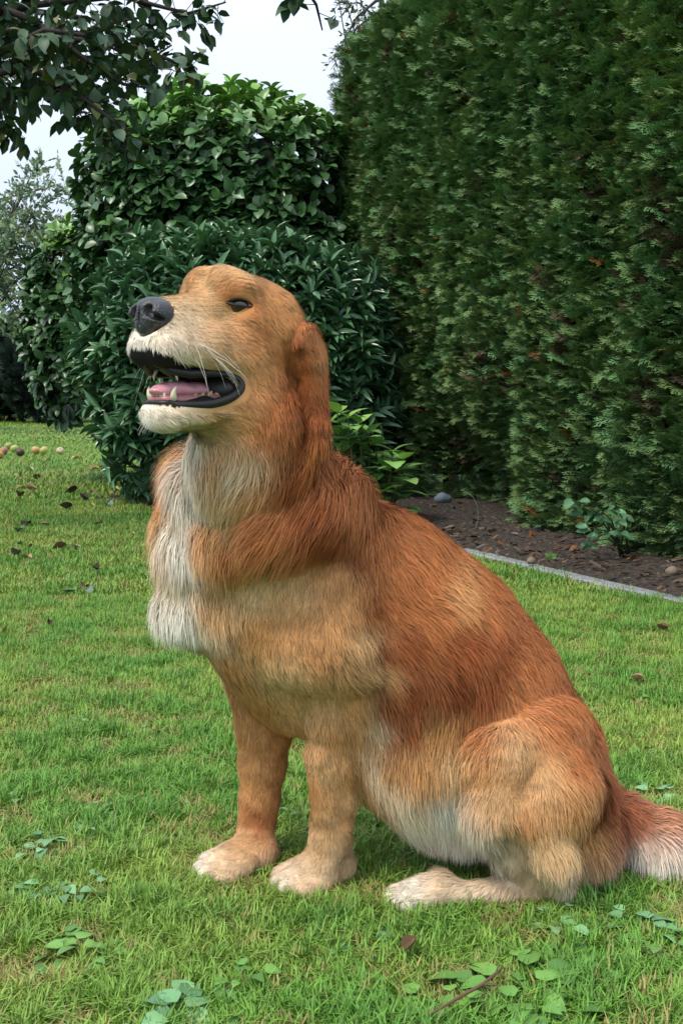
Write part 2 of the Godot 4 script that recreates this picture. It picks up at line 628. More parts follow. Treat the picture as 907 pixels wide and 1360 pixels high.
func make_hedge() -> void:
	var hedge := thing("conifer_hedge", "tall clipped dark green conifer hedge running along the right of the lawn", "hedge", HEDGE_A + HEDGE_D * 5.6 - HEDGE_N * 0.5)
	var home := hedge.position
	# the shaded twiggy inside, one lumpy mass well behind the outer sprays
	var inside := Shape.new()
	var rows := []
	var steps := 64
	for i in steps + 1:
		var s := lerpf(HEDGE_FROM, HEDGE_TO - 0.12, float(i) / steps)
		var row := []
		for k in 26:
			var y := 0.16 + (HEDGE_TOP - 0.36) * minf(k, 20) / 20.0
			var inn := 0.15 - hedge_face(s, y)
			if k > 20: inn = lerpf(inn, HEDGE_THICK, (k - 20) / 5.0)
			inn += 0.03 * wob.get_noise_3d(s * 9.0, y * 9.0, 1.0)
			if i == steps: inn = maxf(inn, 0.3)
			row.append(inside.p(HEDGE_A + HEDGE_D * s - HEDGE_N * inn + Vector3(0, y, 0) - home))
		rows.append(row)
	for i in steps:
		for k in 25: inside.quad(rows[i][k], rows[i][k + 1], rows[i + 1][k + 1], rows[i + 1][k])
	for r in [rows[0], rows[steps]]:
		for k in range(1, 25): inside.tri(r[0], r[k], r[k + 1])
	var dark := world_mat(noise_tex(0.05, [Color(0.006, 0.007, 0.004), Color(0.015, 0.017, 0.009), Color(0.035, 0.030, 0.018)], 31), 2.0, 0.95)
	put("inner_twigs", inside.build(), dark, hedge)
	var bark := mat(Color(0.05, 0.036, 0.027), 0.9, 0.2)
	for i in 8:
		var s := 3.6 + i * 0.6 + rnd(-0.1, 0.1)
		var p := HEDGE_A + HEDGE_D * s - HEDGE_N * rnd(0.30, 0.45) - home
		var t := Shape.new()
		t.tube([p, p + Vector3(rnd(-0.03, 0.03), 0.35, rnd(-0.03, 0.03)), p + Vector3(rnd(-0.05, 0.05), 0.9, 0), p + Vector3(0, 2.1, 0)], [0.05, 0.042, 0.034, 0.012], 8)
		put("trunk", t.build(), bark, hedge)
	for i in 26:
		var s := rnd(5.4, 7.2)
		var p := HEDGE_A + HEDGE_D * s - HEDGE_N * rnd(0.35, 0.5) + Vector3(0, rnd(0.05, 0.35), 0) - home
		var q := p + HEDGE_N * rnd(0.15, 0.36) + HEDGE_D * rnd(-0.2, 0.2) + Vector3(0, rnd(-0.05, 0.25), 0)
		var t := Shape.new()
		t.tube([p, p.lerp(q, 0.5) + rdir() * 0.03, q], [0.010, 0.007, 0.003], 5)
		put("dead_twig", t.build(), bark, hedge)
	var where := []
	var tint := []
	for i in 62000:
		var s := rnd(HEDGE_FROM, HEDGE_TO + 0.05)
		if s < 4.2 and rng.randf() < 0.6: continue
		var y := rnd(0.03, HEDGE_TOP - 0.05)
		var n := HEDGE_N
		var inn := -hedge_face(s, y) + 0.11 * pow(rng.randf(), 1.6)
		var far_end := s > HEDGE_TO - 0.35
		if y > HEDGE_TOP - 0.28:      # rounded shoulder, then the top
			var a := rng.randf() * 0.5 * PI
			n = (HEDGE_N * cos(a) + Vector3.UP * sin(a)).normalized()
			var top := HEDGE_TOP - 0.16 + 0.14 * sin(a) + 0.07 * wob.get_noise_2d(s * 2.0, 40.0)
			y = top + rnd(-0.08, 0.05)
			inn += 0.16 * (1.0 - cos(a)) + (rnd(0.0, HEDGE_THICK) if rng.randf() < 0.35 else 0.0)
		if far_end:                   # rounded far end
			var a := rng.randf() * 0.5 * PI
			n = (n * cos(a) + HEDGE_D * sin(a)).normalized()
			inn += 0.30 * (1.0 - cos(a)) + (rnd(0.0, HEDGE_THICK - 0.3) if a > 1.1 else 0.0)
			s = HEDGE_TO - 0.3 + 0.3 * sin(a) + 0.10 * wob.get_noise_2d(y * 2.5, 3.0)
		elif s < HEDGE_FROM + 0.25 and rng.randf() < 0.3:
			n = -HEDGE_D
			s = HEDGE_FROM
			inn = rnd(0.0, HEDGE_THICK)
		var gap := wob.get_noise_3d(s * 5.0, y * 3.0, 21.0)
		if y < 0.4 and s > 5.2 and gap + rnd(-0.2, 0.2) > 0.22: continue
		if gap > 0.46 and inn < 0.06 - hedge_face(s, y): inn += 0.08
		var p := HEDGE_A + HEDGE_D * s - HEDGE_N * inn + Vector3(0, y, 0) - home
		var d := (n * 0.75 + Vector3.UP * rnd(-0.2, 0.55) + HEDGE_D * rnd(-0.75, 0.55) + rdir() * 0.22).normalized()
		var size := rnd(0.058, 0.118) * (1.25 if rng.randf() < 0.12 else 1.0)
		var b := frame(d, Vector3.UP + rdir() * 0.6 + n * 0.3) * Basis.from_scale(Vector3(size, size, size))
		where.append(Transform3D(b, p))
		var patch := 0.5 + 0.9 * wob.get_noise_3d(s * 1.7, y * 1.7, 50.0)
		var k := rnd(0.72, 1.12)
		var c := Color(0.112, 0.225, 0.085).lerp(Color(0.185, 0.285, 0.098), clampf(patch, 0, 1)) * k
		if rng.randf() < 0.22: c = Color(0.14, 0.295, 0.12) * k
		if wob.get_noise_3d(s * 2.5, y * 2.5, 90.0) > 0.42 and rng.randf() < 0.55: c = Color(0.12, 0.085, 0.055) * k
		elif rng.randf() < 0.012: c = Color(0.20, 0.085, 0.025) * k
		tint.append(c)
	var leaf := mat(Color.WHITE, 0.6, 0.4, 0.4)
	var third := where.size() / 3
	for i in 3:
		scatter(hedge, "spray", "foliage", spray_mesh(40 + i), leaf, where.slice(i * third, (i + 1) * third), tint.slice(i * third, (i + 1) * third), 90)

# ---------------------------------------------------------------- laurels
func bush(called: String, label: String, mid: Vector3, half: Vector3, power: float, shoots: int, leaf: Mesh, leaf_size: Vector2, young: float, upright: float, dark_c: Color, young_c: Color, singles: int, lumpy := 0.08, floor_y := 0.1, shine := 0.35) -> Node3D:
	var o := thing(called, label, "bush", Vector3(mid.x, 0, mid.z))
	var m := mid - o.position
	var surf := func(d: Vector3) -> float:
		var r := pow(pow(absf(d.x / half.x), power) + pow(absf(d.y / half.y), power) + pow(absf(d.z / half.z), power), -1.0 / power)
		return r * (1.0 + lumpy * 1.6 * wob.get_noise_3dv(d * 1.6 + mid) + lumpy * 0.8 * wob.get_noise_3dv(d * 5.0 + mid))
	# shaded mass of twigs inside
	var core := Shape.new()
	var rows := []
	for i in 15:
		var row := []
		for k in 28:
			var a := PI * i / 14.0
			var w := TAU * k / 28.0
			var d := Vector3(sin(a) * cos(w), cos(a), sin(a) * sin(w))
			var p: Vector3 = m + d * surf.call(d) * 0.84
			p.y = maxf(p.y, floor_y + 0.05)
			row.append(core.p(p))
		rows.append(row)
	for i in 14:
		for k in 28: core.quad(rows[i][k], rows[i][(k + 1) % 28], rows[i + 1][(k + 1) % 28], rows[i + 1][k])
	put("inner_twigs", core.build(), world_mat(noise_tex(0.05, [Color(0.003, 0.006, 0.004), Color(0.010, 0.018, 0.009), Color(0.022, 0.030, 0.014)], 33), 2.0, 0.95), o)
	var bark := mat(Color(0.045, 0.036, 0.028), 0.85, 0.3)
	for i in (7 if floor_y < 0.3 else 2):
		var t := Shape.new()
		var p := Vector3(rnd(-0.45, 0.45) * half.x, 0.0, (rnd(-0.4, 0.5) if floor_y < 0.3 else -0.7) * half.z)
		t.tube([p, p * 1.15 + Vector3(0, 0.25, 0), p * 1.4 + Vector3(0, 0.7, 0)], [0.022 * half.x, 0.018 * half.x, 0.012 * half.x], 7)
		put("stem", t.build(), bark, o)
	var where := []
	var tint := []
	var sprig := Shape.new()
	for i in shoots:
		var d := rdir()
		if d.z < -0.2 and rng.randf() < 0.6: d.z = -d.z
		var r: float = surf.call(d)
		var deep := pow(rng.randf(), 2.0)
		var p: Vector3 = m + d * r * (1.0 - 0.16 * deep)
		if p.y < floor_y + 0.12 * wob.get_noise_2d(p.x * 4.0, p.z * 4.0): continue
		var q := d * r
		var n := Vector3(signf(q.x) * pow(absf(q.x / half.x), power - 1.0) / half.x, signf(q.y) * pow(absf(q.y / half.y), power - 1.0) / half.y, signf(q.z) * pow(absf(q.z / half.z), power - 1.0) / half.z).normalized()
		var axis := (n * (1.0 - 0.6 * upright) + Vector3.UP * (0.35 + upright) + rdir() * 0.42).normalized()
		var high := clampf((p.y - (m.y + half.y * 0.62)) / (half.y * 0.35), 0.0, 1.0)
		var fresh := clampf(high * young + (0.35 if rng.randf() < 0.10 else 0.0) + rnd(-0.15, 0.1), 0.0, 1.0)
		var c0 := dark_c.lerp(young_c, fresh)
		var leaves := rng.randi_range(4, 7)
		var turn := rnd(0, TAU)
		var stem := rnd(0.05, 0.12)
		if deep < 0.12:
			sprig.tube([p - axis * 0.05, p + axis * stem], [0.003, 0.0018], 4, Color(0.10, 0.13, 0.04).lerp(Color(0.06, 0.05, 0.03), rng.randf()))
		for k in leaves:
			turn += 2.4 + rnd(-0.3, 0.3)
			var b := frame(axis, Vector3.UP)
			var outw := (b.x * cos(turn) + b.z * sin(turn)).normalized()
			var open := rnd(0.45, 1.25) * (1.0 - 0.35 * upright)
			var ld := (axis * cos(open) + outw * sin(open) + Vector3.DOWN * 0.12 * (1.0 - upright)).normalized()
			var face := (axis * sin(open) - outw * cos(open) + Vector3.UP * 0.5 + rdir() * 0.25)
			var ls := rnd(0.72, 1.12) * leaf_size.y
			var lw := rnd(0.85, 1.12) * leaf_size.x
			where.append(Transform3D(frame(ld, face) * Basis.from_scale(Vector3(lw, ls, ls)), p + axis * stem * (0.25 + 0.75 * k / leaves)))
			tint.append(c0 * rnd(0.72, 1.22))
	if sprig.v.size(): tag(put("twigs", sprig.build(), mat(Color.WHITE, 0.8, 0.3), o), "", "", "", "stuff")
	scatter(o, "leaf", "foliage", leaf, mat(Color.WHITE, shine, 0.5, 0.25), where, tint, singles)
	return o

func make_bushes() -> void:
	var broad := leaf_mesh(1.0, 0.26, 0.20, 6, 1.2)
	var narrow := leaf_mesh(1.0, 0.38, 0.16, 4, 0.8)
	var mid := at(304, 330, 7.75)
	bush("laurel_bush", "big block-shaped broad-leaved laurel with bright green top, rising behind the dog's head", Vector3(mid.x, 1.24, -7.75), Vector3(0.80, 1.06, 0.8), 3.6, 3000, broad, Vector2(0.058, 0.100), 1.0, 0.16, Color(0.050, 0.125, 0.042), Color(0.21, 0.41, 0.08), 290, 0.06)
	mid = at(128, 450, 8.0)
	bush("laurel_bush", "smaller dark laurel with bright lime shoots on top, leftmost of the three bushes", Vector3(mid.x, 1.0, -8.0), Vector3(0.33, 0.62, 0.42), 2.8, 1200, broad, Vector2(0.050, 0.095), 1.25, 0.12, Color(0.042, 0.105, 0.036), Color(0.17, 0.36, 0.045), 220, 0.08, 0.42)
	mid = at(325, 470, 6.5)
	bush("narrow_leaved_laurel", "low dark glossy laurel with narrow upright leaves, right behind the dog's head and chest", Vector3(mid.x, 0.68, -6.45), Vector3(0.74, 0.66, 0.45), 2.8, 1900, narrow, Vector2(0.036, 0.125), 0.3, 0.42, Color(0.085, 0.195, 0.090), Color(0.19, 0.36, 0.15), 290, 0.10, 0.06, 0.25)
	# a drooping branch of dark leaves at the foot of the left laurel
	var where := []
	var tint := []
	var o := thing("laurel_branch", "dark drooping laurel branch with hanging leaves over the grass at the left bush", "branch", at(100, 560, 7.5))
	var t := Shape.new()
	var a := at(150, 520, 7.6) - o.position
	var b := at(78, 545, 7.45) - o.position
	t.tube([a, a.lerp(b, 0.5) + Vector3(0, 0.03, 0), b], [0.008, 0.006, 0.003], 5)
	put("twig", t.build(), mat(Color(0.03, 0.025, 0.02), 0.8, 0.3), o)
	for i in 26:
		var p := a.lerp(b, rng.randf()) + Vector3(0, 0.02, 0)
		var d := Vector3(rnd(-0.5, 0.4), -1.0, rnd(-0.3, 0.4))
		where.append(Transform3D(frame(d, Vector3(rnd(-0.5, 0.5), 0.4, 1)) * Basis.from_scale(Vector3(0.05, 0.12, 0.12)), p))
		tint.append(Color(0.010, 0.022, 0.014) * rnd(0.7, 1.3))
	scatter(o, "leaf", "foliage", broad, mat(Color.WHITE, 0.4, 0.45, 0.1), where, tint, 30)

# ---------------------------------------------------------------- far things
func twiggy_tree(called: String, label: String, foot: Vector3, height: float, spread: Vector3, crown_at: Vector3, limbs: int, per_limb: int, leaf_len: float, leaves_per: int, cols: Array, trunk_r: float, droop: float, bark_c: Color) -> Node3D:
	var o := thing(called, label, "tree", foot)
	var trunk := Shape.new()
	var top := crown_at - foot + Vector3(0, spread.y * 0.6, 0)
	trunk.tube([Vector3.ZERO, Vector3(rnd(-0.1, 0.1), height * 0.25, 0), top * 0.55, top], [trunk_r, trunk_r * 0.8, trunk_r * 0.5, trunk_r * 0.1], 8)
	put("trunk", trunk.build(), mat(bark_c, 0.85, 0.3), o)
	var where := []
	var tint := []
	var twigs := Shape.new()
	for i in limbs:
		var from := Vector3.ZERO.lerp(top, rnd(0.25, 0.95))
		var u := rdir()
		var to := crown_at - foot + u * spread * rnd(0.75, 1.05)
		var midp := from.lerp(to, 0.5) + Vector3(0, 0.1 * spread.y, 0)
		var lr := trunk_r * rnd(0.18, 0.3)
		var limb := Shape.new()
		limb.tube([from, midp, to], [lr, lr * 0.6, lr * 0.15], 5, bark_c)
		put("limb", limb.build(), mat(Color.WHITE, 0.85, 0.3), o)
		for k in per_limb:
			var t := rnd(0.25, 1.0)
			var p := from.lerp(midp, t * 2.0) if t < 0.5 else midp.lerp(to, t * 2.0 - 1.0)
			var d := ((to - from).normalized() * 0.6 + rdir() * 0.8 + Vector3.DOWN * droop).normalized()
			var l := rnd(0.15, 0.4) * spread.x * 0.6
			var q := p + d * l
			twigs.tube([p, p.lerp(q, 0.5) + rdir() * l * 0.08, q], [lr * 0.22, lr * 0.16, lr * 0.08], 3, bark_c, false)
			for j in leaves_per:
				var lp := p.lerp(q, rnd(0.15, 1.05))
				var ls := leaf_len * rnd(0.6, 1.2)
				where.append(Transform3D(frame(d + rdir() * 0.9 + Vector3.DOWN * droop, rdir()) * Basis.from_scale(Vector3(ls, ls, ls)), lp))
				tint.append(cols[rng.randi() % cols.size()] * rnd(0.7, 1.3))
	tag(put("twigs", twigs.build(), mat(Color.WHITE, 0.85, 0.3), o), "", "", "", "stuff")
	if where.size(): scatter(o, "leaf", "foliage", leaf_mesh(0.42, 0.2, 0.2, 3, 0.9), mat(Color.WHITE, 0.5, 0.4, 0.5), where, tint)
	return o

func make_back() -> void:
	var greys := [Color(0.25, 0.36, 0.24), Color(0.20, 0.30, 0.20), Color(0.30, 0.40, 0.22), Color(0.22, 0.34, 0.25), Color(0.34, 0.36, 0.16)]
	var p := on_ground(36, 553)
	p = Vector3(p.x, 0, -16.5)
	twiggy_tree("light_tree", "airy grey-green tree with fine leaves against the sky at the far left", Vector3(-5.3, 0, -16.5), 4.0, Vector3(1.05, 1.35, 0.8), Vector3(-4.25, 2.6, -16.5), 40, 30, 0.085, 7, greys, 0.05, 0.1, Color(0.06, 0.055, 0.05))
	twiggy_tree("light_tree", "airy grey-green tree cut by the left edge, behind the branches of the apple tree", Vector3(-6.3, 0, -17.5), 4.6, Vector3(1.1, 1.5, 0.8), Vector3(-6.0, 2.9, -17.5), 34, 26, 0.085, 7, greys, 0.05, 0.1, Color(0.06, 0.055, 0.05))
	var thin := [Color(0.09, 0.13, 0.07), Color(0.12, 0.15, 0.06), Color(0.16, 0.15, 0.05)]
	twiggy_tree("bare_tree", "thin half-bare tree with feathery twigs standing behind the far end of the hedge", Vector3(0.5, 0, -13.0), 5.6, Vector3(0.75, 1.2, 0.7), Vector3(0.42, 4.5, -13.0), 26, 26, 0.06, 2, thin, 0.07, 0.15, Color(0.07, 0.06, 0.055))
	# dark shrubs at the far end of the lawn
	var tuft := spray_mesh(77)
	for i in 6:
		var o := thing("far_shrub", ["dark blue-green shrub at the end of the lawn, at the photo's left edge", "dark shrub at the lawn's end right of the one cut by the edge", "dark shrub at the end of the lawn, just left of the left laurel", "dark shrub far behind the left laurel", "dark shrub far behind the big laurel", "dark shrub outside the left edge at the end of the lawn"][i], "shrub", Vector3([-6.35, -5.3, -4.4, -3.4, -2.0, -7.8][i], 0, [-23.0, -22.0, -23.5, -22.5, -23.0, -22.5][i]))
		var half := Vector3(0.85, [1.02, 0.95, 0.85, 1.0, 1.0, 1.0][i], 0.7)
		var core := ball(Vector3(0, half.y, 0), Basis(), half * 0.86, 9)
		put("inner_twigs", core, mat(Color(0.006, 0.010, 0.009), 0.95, 0.2), o)
		var where := []
		var tint := []
		for k in 1300:
			var d := rdir()
			if d.z < 0 and rng.randf() < 0.6: d.z = -d.z
			var q := Vector3(0, half.y, 0) + d * half * (0.92 + 0.16 * wob.get_noise_3dv(d * 2.0 + Vector3(i, 0, 0)) - 0.1 * rng.randf())
			if q.y < 0.02: continue
			var sz := rnd(0.12, 0.24)
			where.append(Transform3D(frame(d + Vector3.UP * 0.4 + rdir() * 0.5, rdir()) * Basis.from_scale(Vector3(sz, sz, sz)), q))
			tint.append(Color(0.018, 0.036, 0.026) * rnd(0.5, 1.5))
		scatter(o, "spray", "foliage", tuft, mat(Color.WHITE, 0.6, 0.3, 0.1), where, tint)
	# the neighbours' house, of which a scrap of roof shows between laurel and hedge
	var h := thing("house", "scrap of a house with tiled roof and white eaves between laurel and hedge", "house", Vector3(3.1, 0, -21.0))
	var brick := world_mat(noise_tex(0.03, [Color(0.18, 0.10, 0.075), Color(0.26, 0.15, 0.11), Color(0.32, 0.2, 0.15)], 51), 1.2, 0.9)
	var wall := Shape.new()
	wall.box(Vector3(-2.2, 0, -2.5), Vector3(2.2, 3.55, 2.2))
	put("wall", wall.build(false), brick, h)
	var eaves := Shape.new()
	eaves.box(Vector3(-2.5, 3.56, 2.25), Vector3(2.5, 3.74, 2.42))
	put("eaves", eaves.build(false), mat(Color(0.7, 0.7, 0.7), 0.5, 0.4), h)
	var tiles := mat(Color(0.13, 0.085, 0.09), 0.75, 0.3)
	for r in 12:
		var row := Shape.new()
		var y0 := 3.74 + r * 0.10
		var z0 := 2.5 - r * 0.20
		row.box(Vector3(-2.6, y0, z0 - 0.26), Vector3(2.6, y0 + 0.09, z0))
		put("tile_course", row.build(false), tiles, h)

# ---------------------------------------------------------------- the apple tree overhead
func make_apple_tree() -> void:
	var foot := Vector3(-2.35, 0, -4.9)
	var o := thing("apple_tree", "apple tree whose dark leafy branches hang in from the upper left", "tree", foot)
	var bark := mat(Color.WHITE, 0.85, 0.3)
	var bc := Color(0.045, 0.038, 0.033)
	var t := Shape.new()
	t.tube([Vector3.ZERO, Vector3(0.05, 0.6, 0.0), Vector3(0.02, 1.2, 0.05), Vector3(0.12, 1.75, 0.08), Vector3(0.1, 2.6, 0.2)], [0.11, 0.085, 0.075, 0.06, 0.03], 9, bc)
	put("trunk", t.build(), bark, o)
	var hub := Vector3(0.12, 1.75, 0.08)
	var where := []
	var tint := []
	var paths := [
		[[-150, 200], [-60, 110], [20, 92], [60, 98], [110, 130], [150, 160], [172, 180]],
		[[-120, 60], [0, 40], [100, 52], [180, 62], [240, 85], [248, 98]],
		[[-90, 20], [60, 5], [160, -5], [250, 18], [300, 3]],
		[[-120, 190], [-40, 130], [8, 115], [6, 150], [14, 175]],
		[[-80, -20], [40, 25], [115, 80], [165, 112], [205, 118]],
		[[-140, -60], [120, -80], [300, -70], [395, -30], [420, 6], [428, 40]],
		[[-120, 100], [-20, 70], [60, 70], [130, 95], [190, 85], [228, 60]],
		[[-100, 60], [10, 10], [90, 20], [150, 30], [205, 20]],
		[[-120, 150], [-10, 75], [60, 40], [120, 48], [160, 70]], [[-110, 130], [30, 128], [85, 112], [140, 165], [170, 200]], [[-90, 90], [20, 60], [70, 75], [100, 120], [128, 150]]]
	for bi in paths.size():
		var depth: float = 4.55 + 0.22 * (bi % 4) - 0.3
		var pts := [hub + Vector3(0, 0.12 * (bi % 3), 0)]
		for q in paths[bi]: pts.append(at(q[0], q[1], depth + rnd(-0.1, 0.1)) - foot)
		var radii := []
		for i in pts.size(): radii.append(lerpf(0.020, 0.003, float(i) / (pts.size() - 1)))
		var br := Shape.new()
		br.tube(pts, radii, 6, bc)
		var limb := put("branch", br.build(), bark, o)
		var tw := Shape.new()
		for i in range(1, pts.size() - 1):
			var seg: float = pts[i].distance_to(pts[i + 1])
			var count := int(seg / 0.019)
			if bi == 5: count = int(seg / 0.05) if i > 3 else 0
			for k in count:
				var p: Vector3 = pts[i].lerp(pts[i + 1], rng.randf())
				var along: Vector3 = (pts[i + 1] - pts[i]).normalized()
				var d := (along * 0.6 + rdir() + Vector3(0, -0.1, 0)).normalized()
				var l := rnd(0.05, 0.17) * (0.8 if i > 3 else 1.1)
				var q := p + d * l
				tw.tube([p, q], [0.002, 0.0009], 3, bc, false)
				for j in rng.randi_range(2, 5):
					var lp := p.lerp(q, rnd(0.3, 1.0))
					var ld := (d * 0.5 + rdir() + Vector3(0, -0.35, 0)).normalized()
					var ls := rnd(0.045, 0.08)
					where.append(Transform3D(frame(ld, Vector3.UP + rdir() * 0.7) * Basis.from_scale(Vector3(ls, ls, ls)), lp))
					var c := Color(0.038, 0.074, 0.030)
					var r := rng.randf()
					if r < 0.09: c = Color(0.095, 0.105, 0.030)
					elif r < 0.35: c = Color(0.035, 0.075, 0.040)
					elif r < 0.365: c = Color(0.12, 0.08, 0.03)
					tint.append(c * rnd(0.9, 1.6))
		if tw.v.size(): tag(put("twigs", tw.build(), bark, limb), "", "", "", "stuff")
	scatter(o, "leaf", "foliage", leaf_mesh(0.60, 0.25, 0.25, 5, 0.8, 0.06), mat(Color.WHITE, 0.5, 0.4, 0.3), where, tint, 290)

func plant_leaf(o: Node3D, mesh: Mesh, materials: Array, p: Vector3, d: Vector3, face: Vector3, size: float) -> void:
	var l := put("leaf", mesh, materials[rng.randi() % materials.size()], o)
	l.transform = Transform3D(frame(d, face) * Basis.from_scale(Vector3(size, size, size)), p)

func shades(base: Color, n: int, spread: float, rough: float, back := 0.3) -> Array:
	var out := []
	for i in n:
		var k := 1.0 + spread * (2.0 * i / maxf(1.0, n - 1.0) - 1.0)
		out.append(mat(Color(base.r * k * (1.0 + 0.1 * (i % 2)), base.g * k, base.b * k), rough, 0.45, back))
	return out

func make_hydrangea() -> void:
	var foot := Vector3(0.135, 0, -5.25)
	var o := thing("hydrangea", "light green hydrangea with broad pointed leaves behind the dog's neck, before the hedge", "shrub", foot)
	var leaf := leaf_mesh(0.64, 0.18, 0.30, 8, 0.72, 0.05, 1.12)
	var greens := shades(Color(0.20, 0.40, 0.10), 6, 0.3, 0.5, 0.5)
	var limes := shades(Color(0.30, 0.52, 0.10), 3, 0.2, 0.5, 0.5)
	var stem := mat(Color(0.075, 0.085, 0.035), 0.7, 0.3)
	for a in [[440, 560], [462, 555], [478, 562], [500, 590], [522, 600], [515, 622], [480, 600], [455, 600], [495, 640], [530, 628], [470, 640], [520, 668], [500, 680], [540, 690], [440, 620], [478, 690], [455, 580], [420, 580], [425, 650], [490, 575], [508, 612], [535, 610], [470, 575], [448, 548], [530, 650], [505, 655]]:
		var tip := at(a[0], a[1], 5.25 + rnd(-0.14, 0.14)) - foot
		var root := Vector3(tip.x * 0.35, 0, tip.z * 0.4)
		var s := Shape.new()
		s.tube([root, root.lerp(tip, 0.55) + Vector3(tip.x * 0.12, 0.02, 0), tip], [0.005, 0.004, 0.003], 5)
		put("stem", s.build(), stem, o)
		var turn := rnd(0, TAU)
		var pairs := 3
		for k in pairs:
			for side in 2:
				var w := turn + k * 1.57 + side * PI
				var flat := Vector3(cos(w), 0, sin(w))
				var lift := rnd(0.15, 0.6) + 0.5 * (1.0 if k == pairs - 1 else 0.0)
				var d := (flat + Vector3.UP * lift).normalized()
				plant_leaf(o, leaf, limes if (a[1] < 570 or rng.randf() < 0.12) and k == 2 else greens, tip - Vector3(0, 0.045 * (pairs - 1 - k), 0), d, Vector3.UP * 1.0 - flat * lift, rnd(0.115, 0.155) * (0.75 if k == pairs - 1 else 1.0))

func make_hedge_plant() -> void:
	var foot := Vector3(0.98, 0.03, -4.12)
	var o := thing("young_plant", "small blue-green leafy seedling growing out of the foot of the hedge at the right", "plant", foot)
	var leaf := leaf_mesh(0.52, 0.2, 0.25, 6, 0.8, 0.05, 1.1)
	var greens := shades(Color(0.075, 0.20, 0.085), 5, 0.3, 0.5, 0.4)
	var stem := mat(Color(0.06, 0.08, 0.03), 0.7, 0.3)
	for a in [[770, 665], [792, 672], [815, 668], [828, 680], [800, 690], [780, 700], [822, 700], [758, 662], [775, 720]]:
		var tip := at(a[0], a[1], 4.02 + rnd(-0.08, 0.05)) - foot
		var s := Shape.new()
		var root := Vector3(rnd(-0.02, 0.02), 0, 0)
		s.tube([root, root.lerp(tip, 0.5) + Vector3(0, 0.04, 0.02), tip], [0.003, 0.0024, 0.0012], 5)
		put("stem", s.build(), stem, o)
		for k in 5:
			var w := rnd(0, TAU)
			var d := Vector3(cos(w), rnd(-0.5, 0.5), sin(w) * 0.7)
			plant_leaf(o, leaf, greens, root.lerp(tip, 0.72 + 0.07 * k), d, Vector3(0, 0.7, 0.9), rnd(0.035, 0.055))

# ---------------------------------------------------------------- the dog
var hp_o: Vector3
var hp_b: Basis
const HS := 0.0097
func hp(f: float, u: float, l: float) -> Vector3:      # a point of the head: forward, up, to the dog's left, in centimetres
	return hp_o + hp_b * Vector3(f, u, l) * HS

func bl(px: float, py: float, depth: float, r: float) -> Array:
	return [at(px, py, depth - 0.045), r * depth / 1600.0]

func link(g: Field, chain: Array, k := 0.02) -> void:
	for i in chain.size() - 1:
		g.bone(chain[i][0], chain[i + 1][0], chain[i][1], chain[i + 1][1], k)

func hbone(g: Field, a: Vector3, b: Vector3, ra: float, rb: float, k := 0.012) -> void:
	g.bone(hp(a.x, a.y, a.z), hp(b.x, b.y, b.z), ra * HS, rb * HS, k)

func hlump(g: Field, c: Vector3, r: Vector3, k := 0.012, cut := false) -> void:
	g.lump(hp(c.x, c.y, c.z), hp_b, r * HS, k, cut)

func paw(g: Field, c: Vector3, fwd: Vector3, s := 1.0) -> void:
	fwd.y = 0
	fwd = fwd.normalized()
	var side := fwd.cross(Vector3.UP)
	c.y = 0.0
	var up := Vector3.UP
	g.bone(c - fwd * 0.020 * s + up * 0.028 * s, c + fwd * 0.012 * s + up * 0.022 * s, 0.026 * s, 0.024 * s, 0.012)
	for i in 4:
		var o := (i - 1.5) * 0.0172 * s
		var reach := (0.047 if i in [1, 2] else 0.036) * s
		g.bone(c + side * o * 0.9 + up * 0.027 * s, c + side * o * 1.15 + fwd * reach + up * 0.0135 * s, 0.0115 * s, 0.0120 * s, 0.003)

# what the coat is like round a spot: which way it lies, how long it is, its colour
var coat_p := PackedVector3Array()
var coat_d := PackedVector3Array()
var coat_l := PackedFloat32Array()
var coat_c := PackedVector3Array()
const GOLD := Vector3(203, 146, 92)
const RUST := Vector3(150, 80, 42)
const ORANGE := Vector3(182, 110, 62)
const CREAM := Vector3(228, 208, 178)
const WHITE := Vector3(236, 228, 214)
const TAN := Vector3(214, 168, 118)
const PALE := Vector3(226, 194, 156)
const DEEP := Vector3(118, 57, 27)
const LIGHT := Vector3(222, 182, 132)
func coat(px: float, py: float, depth: float, dx: float, dy: float, len_cm: float, c: Vector3, dz := 0.0) -> void:
	coat_p.append(at(px, py, depth - 0.045))
	coat_d.append(Vector3(dx, -dy, dz).normalized())
	coat_l.append(len_cm * 0.01)
	var l := lin(c.x, c.y, c.z)
	coat_c.append(Vector3(l.r, l.g, l.b))

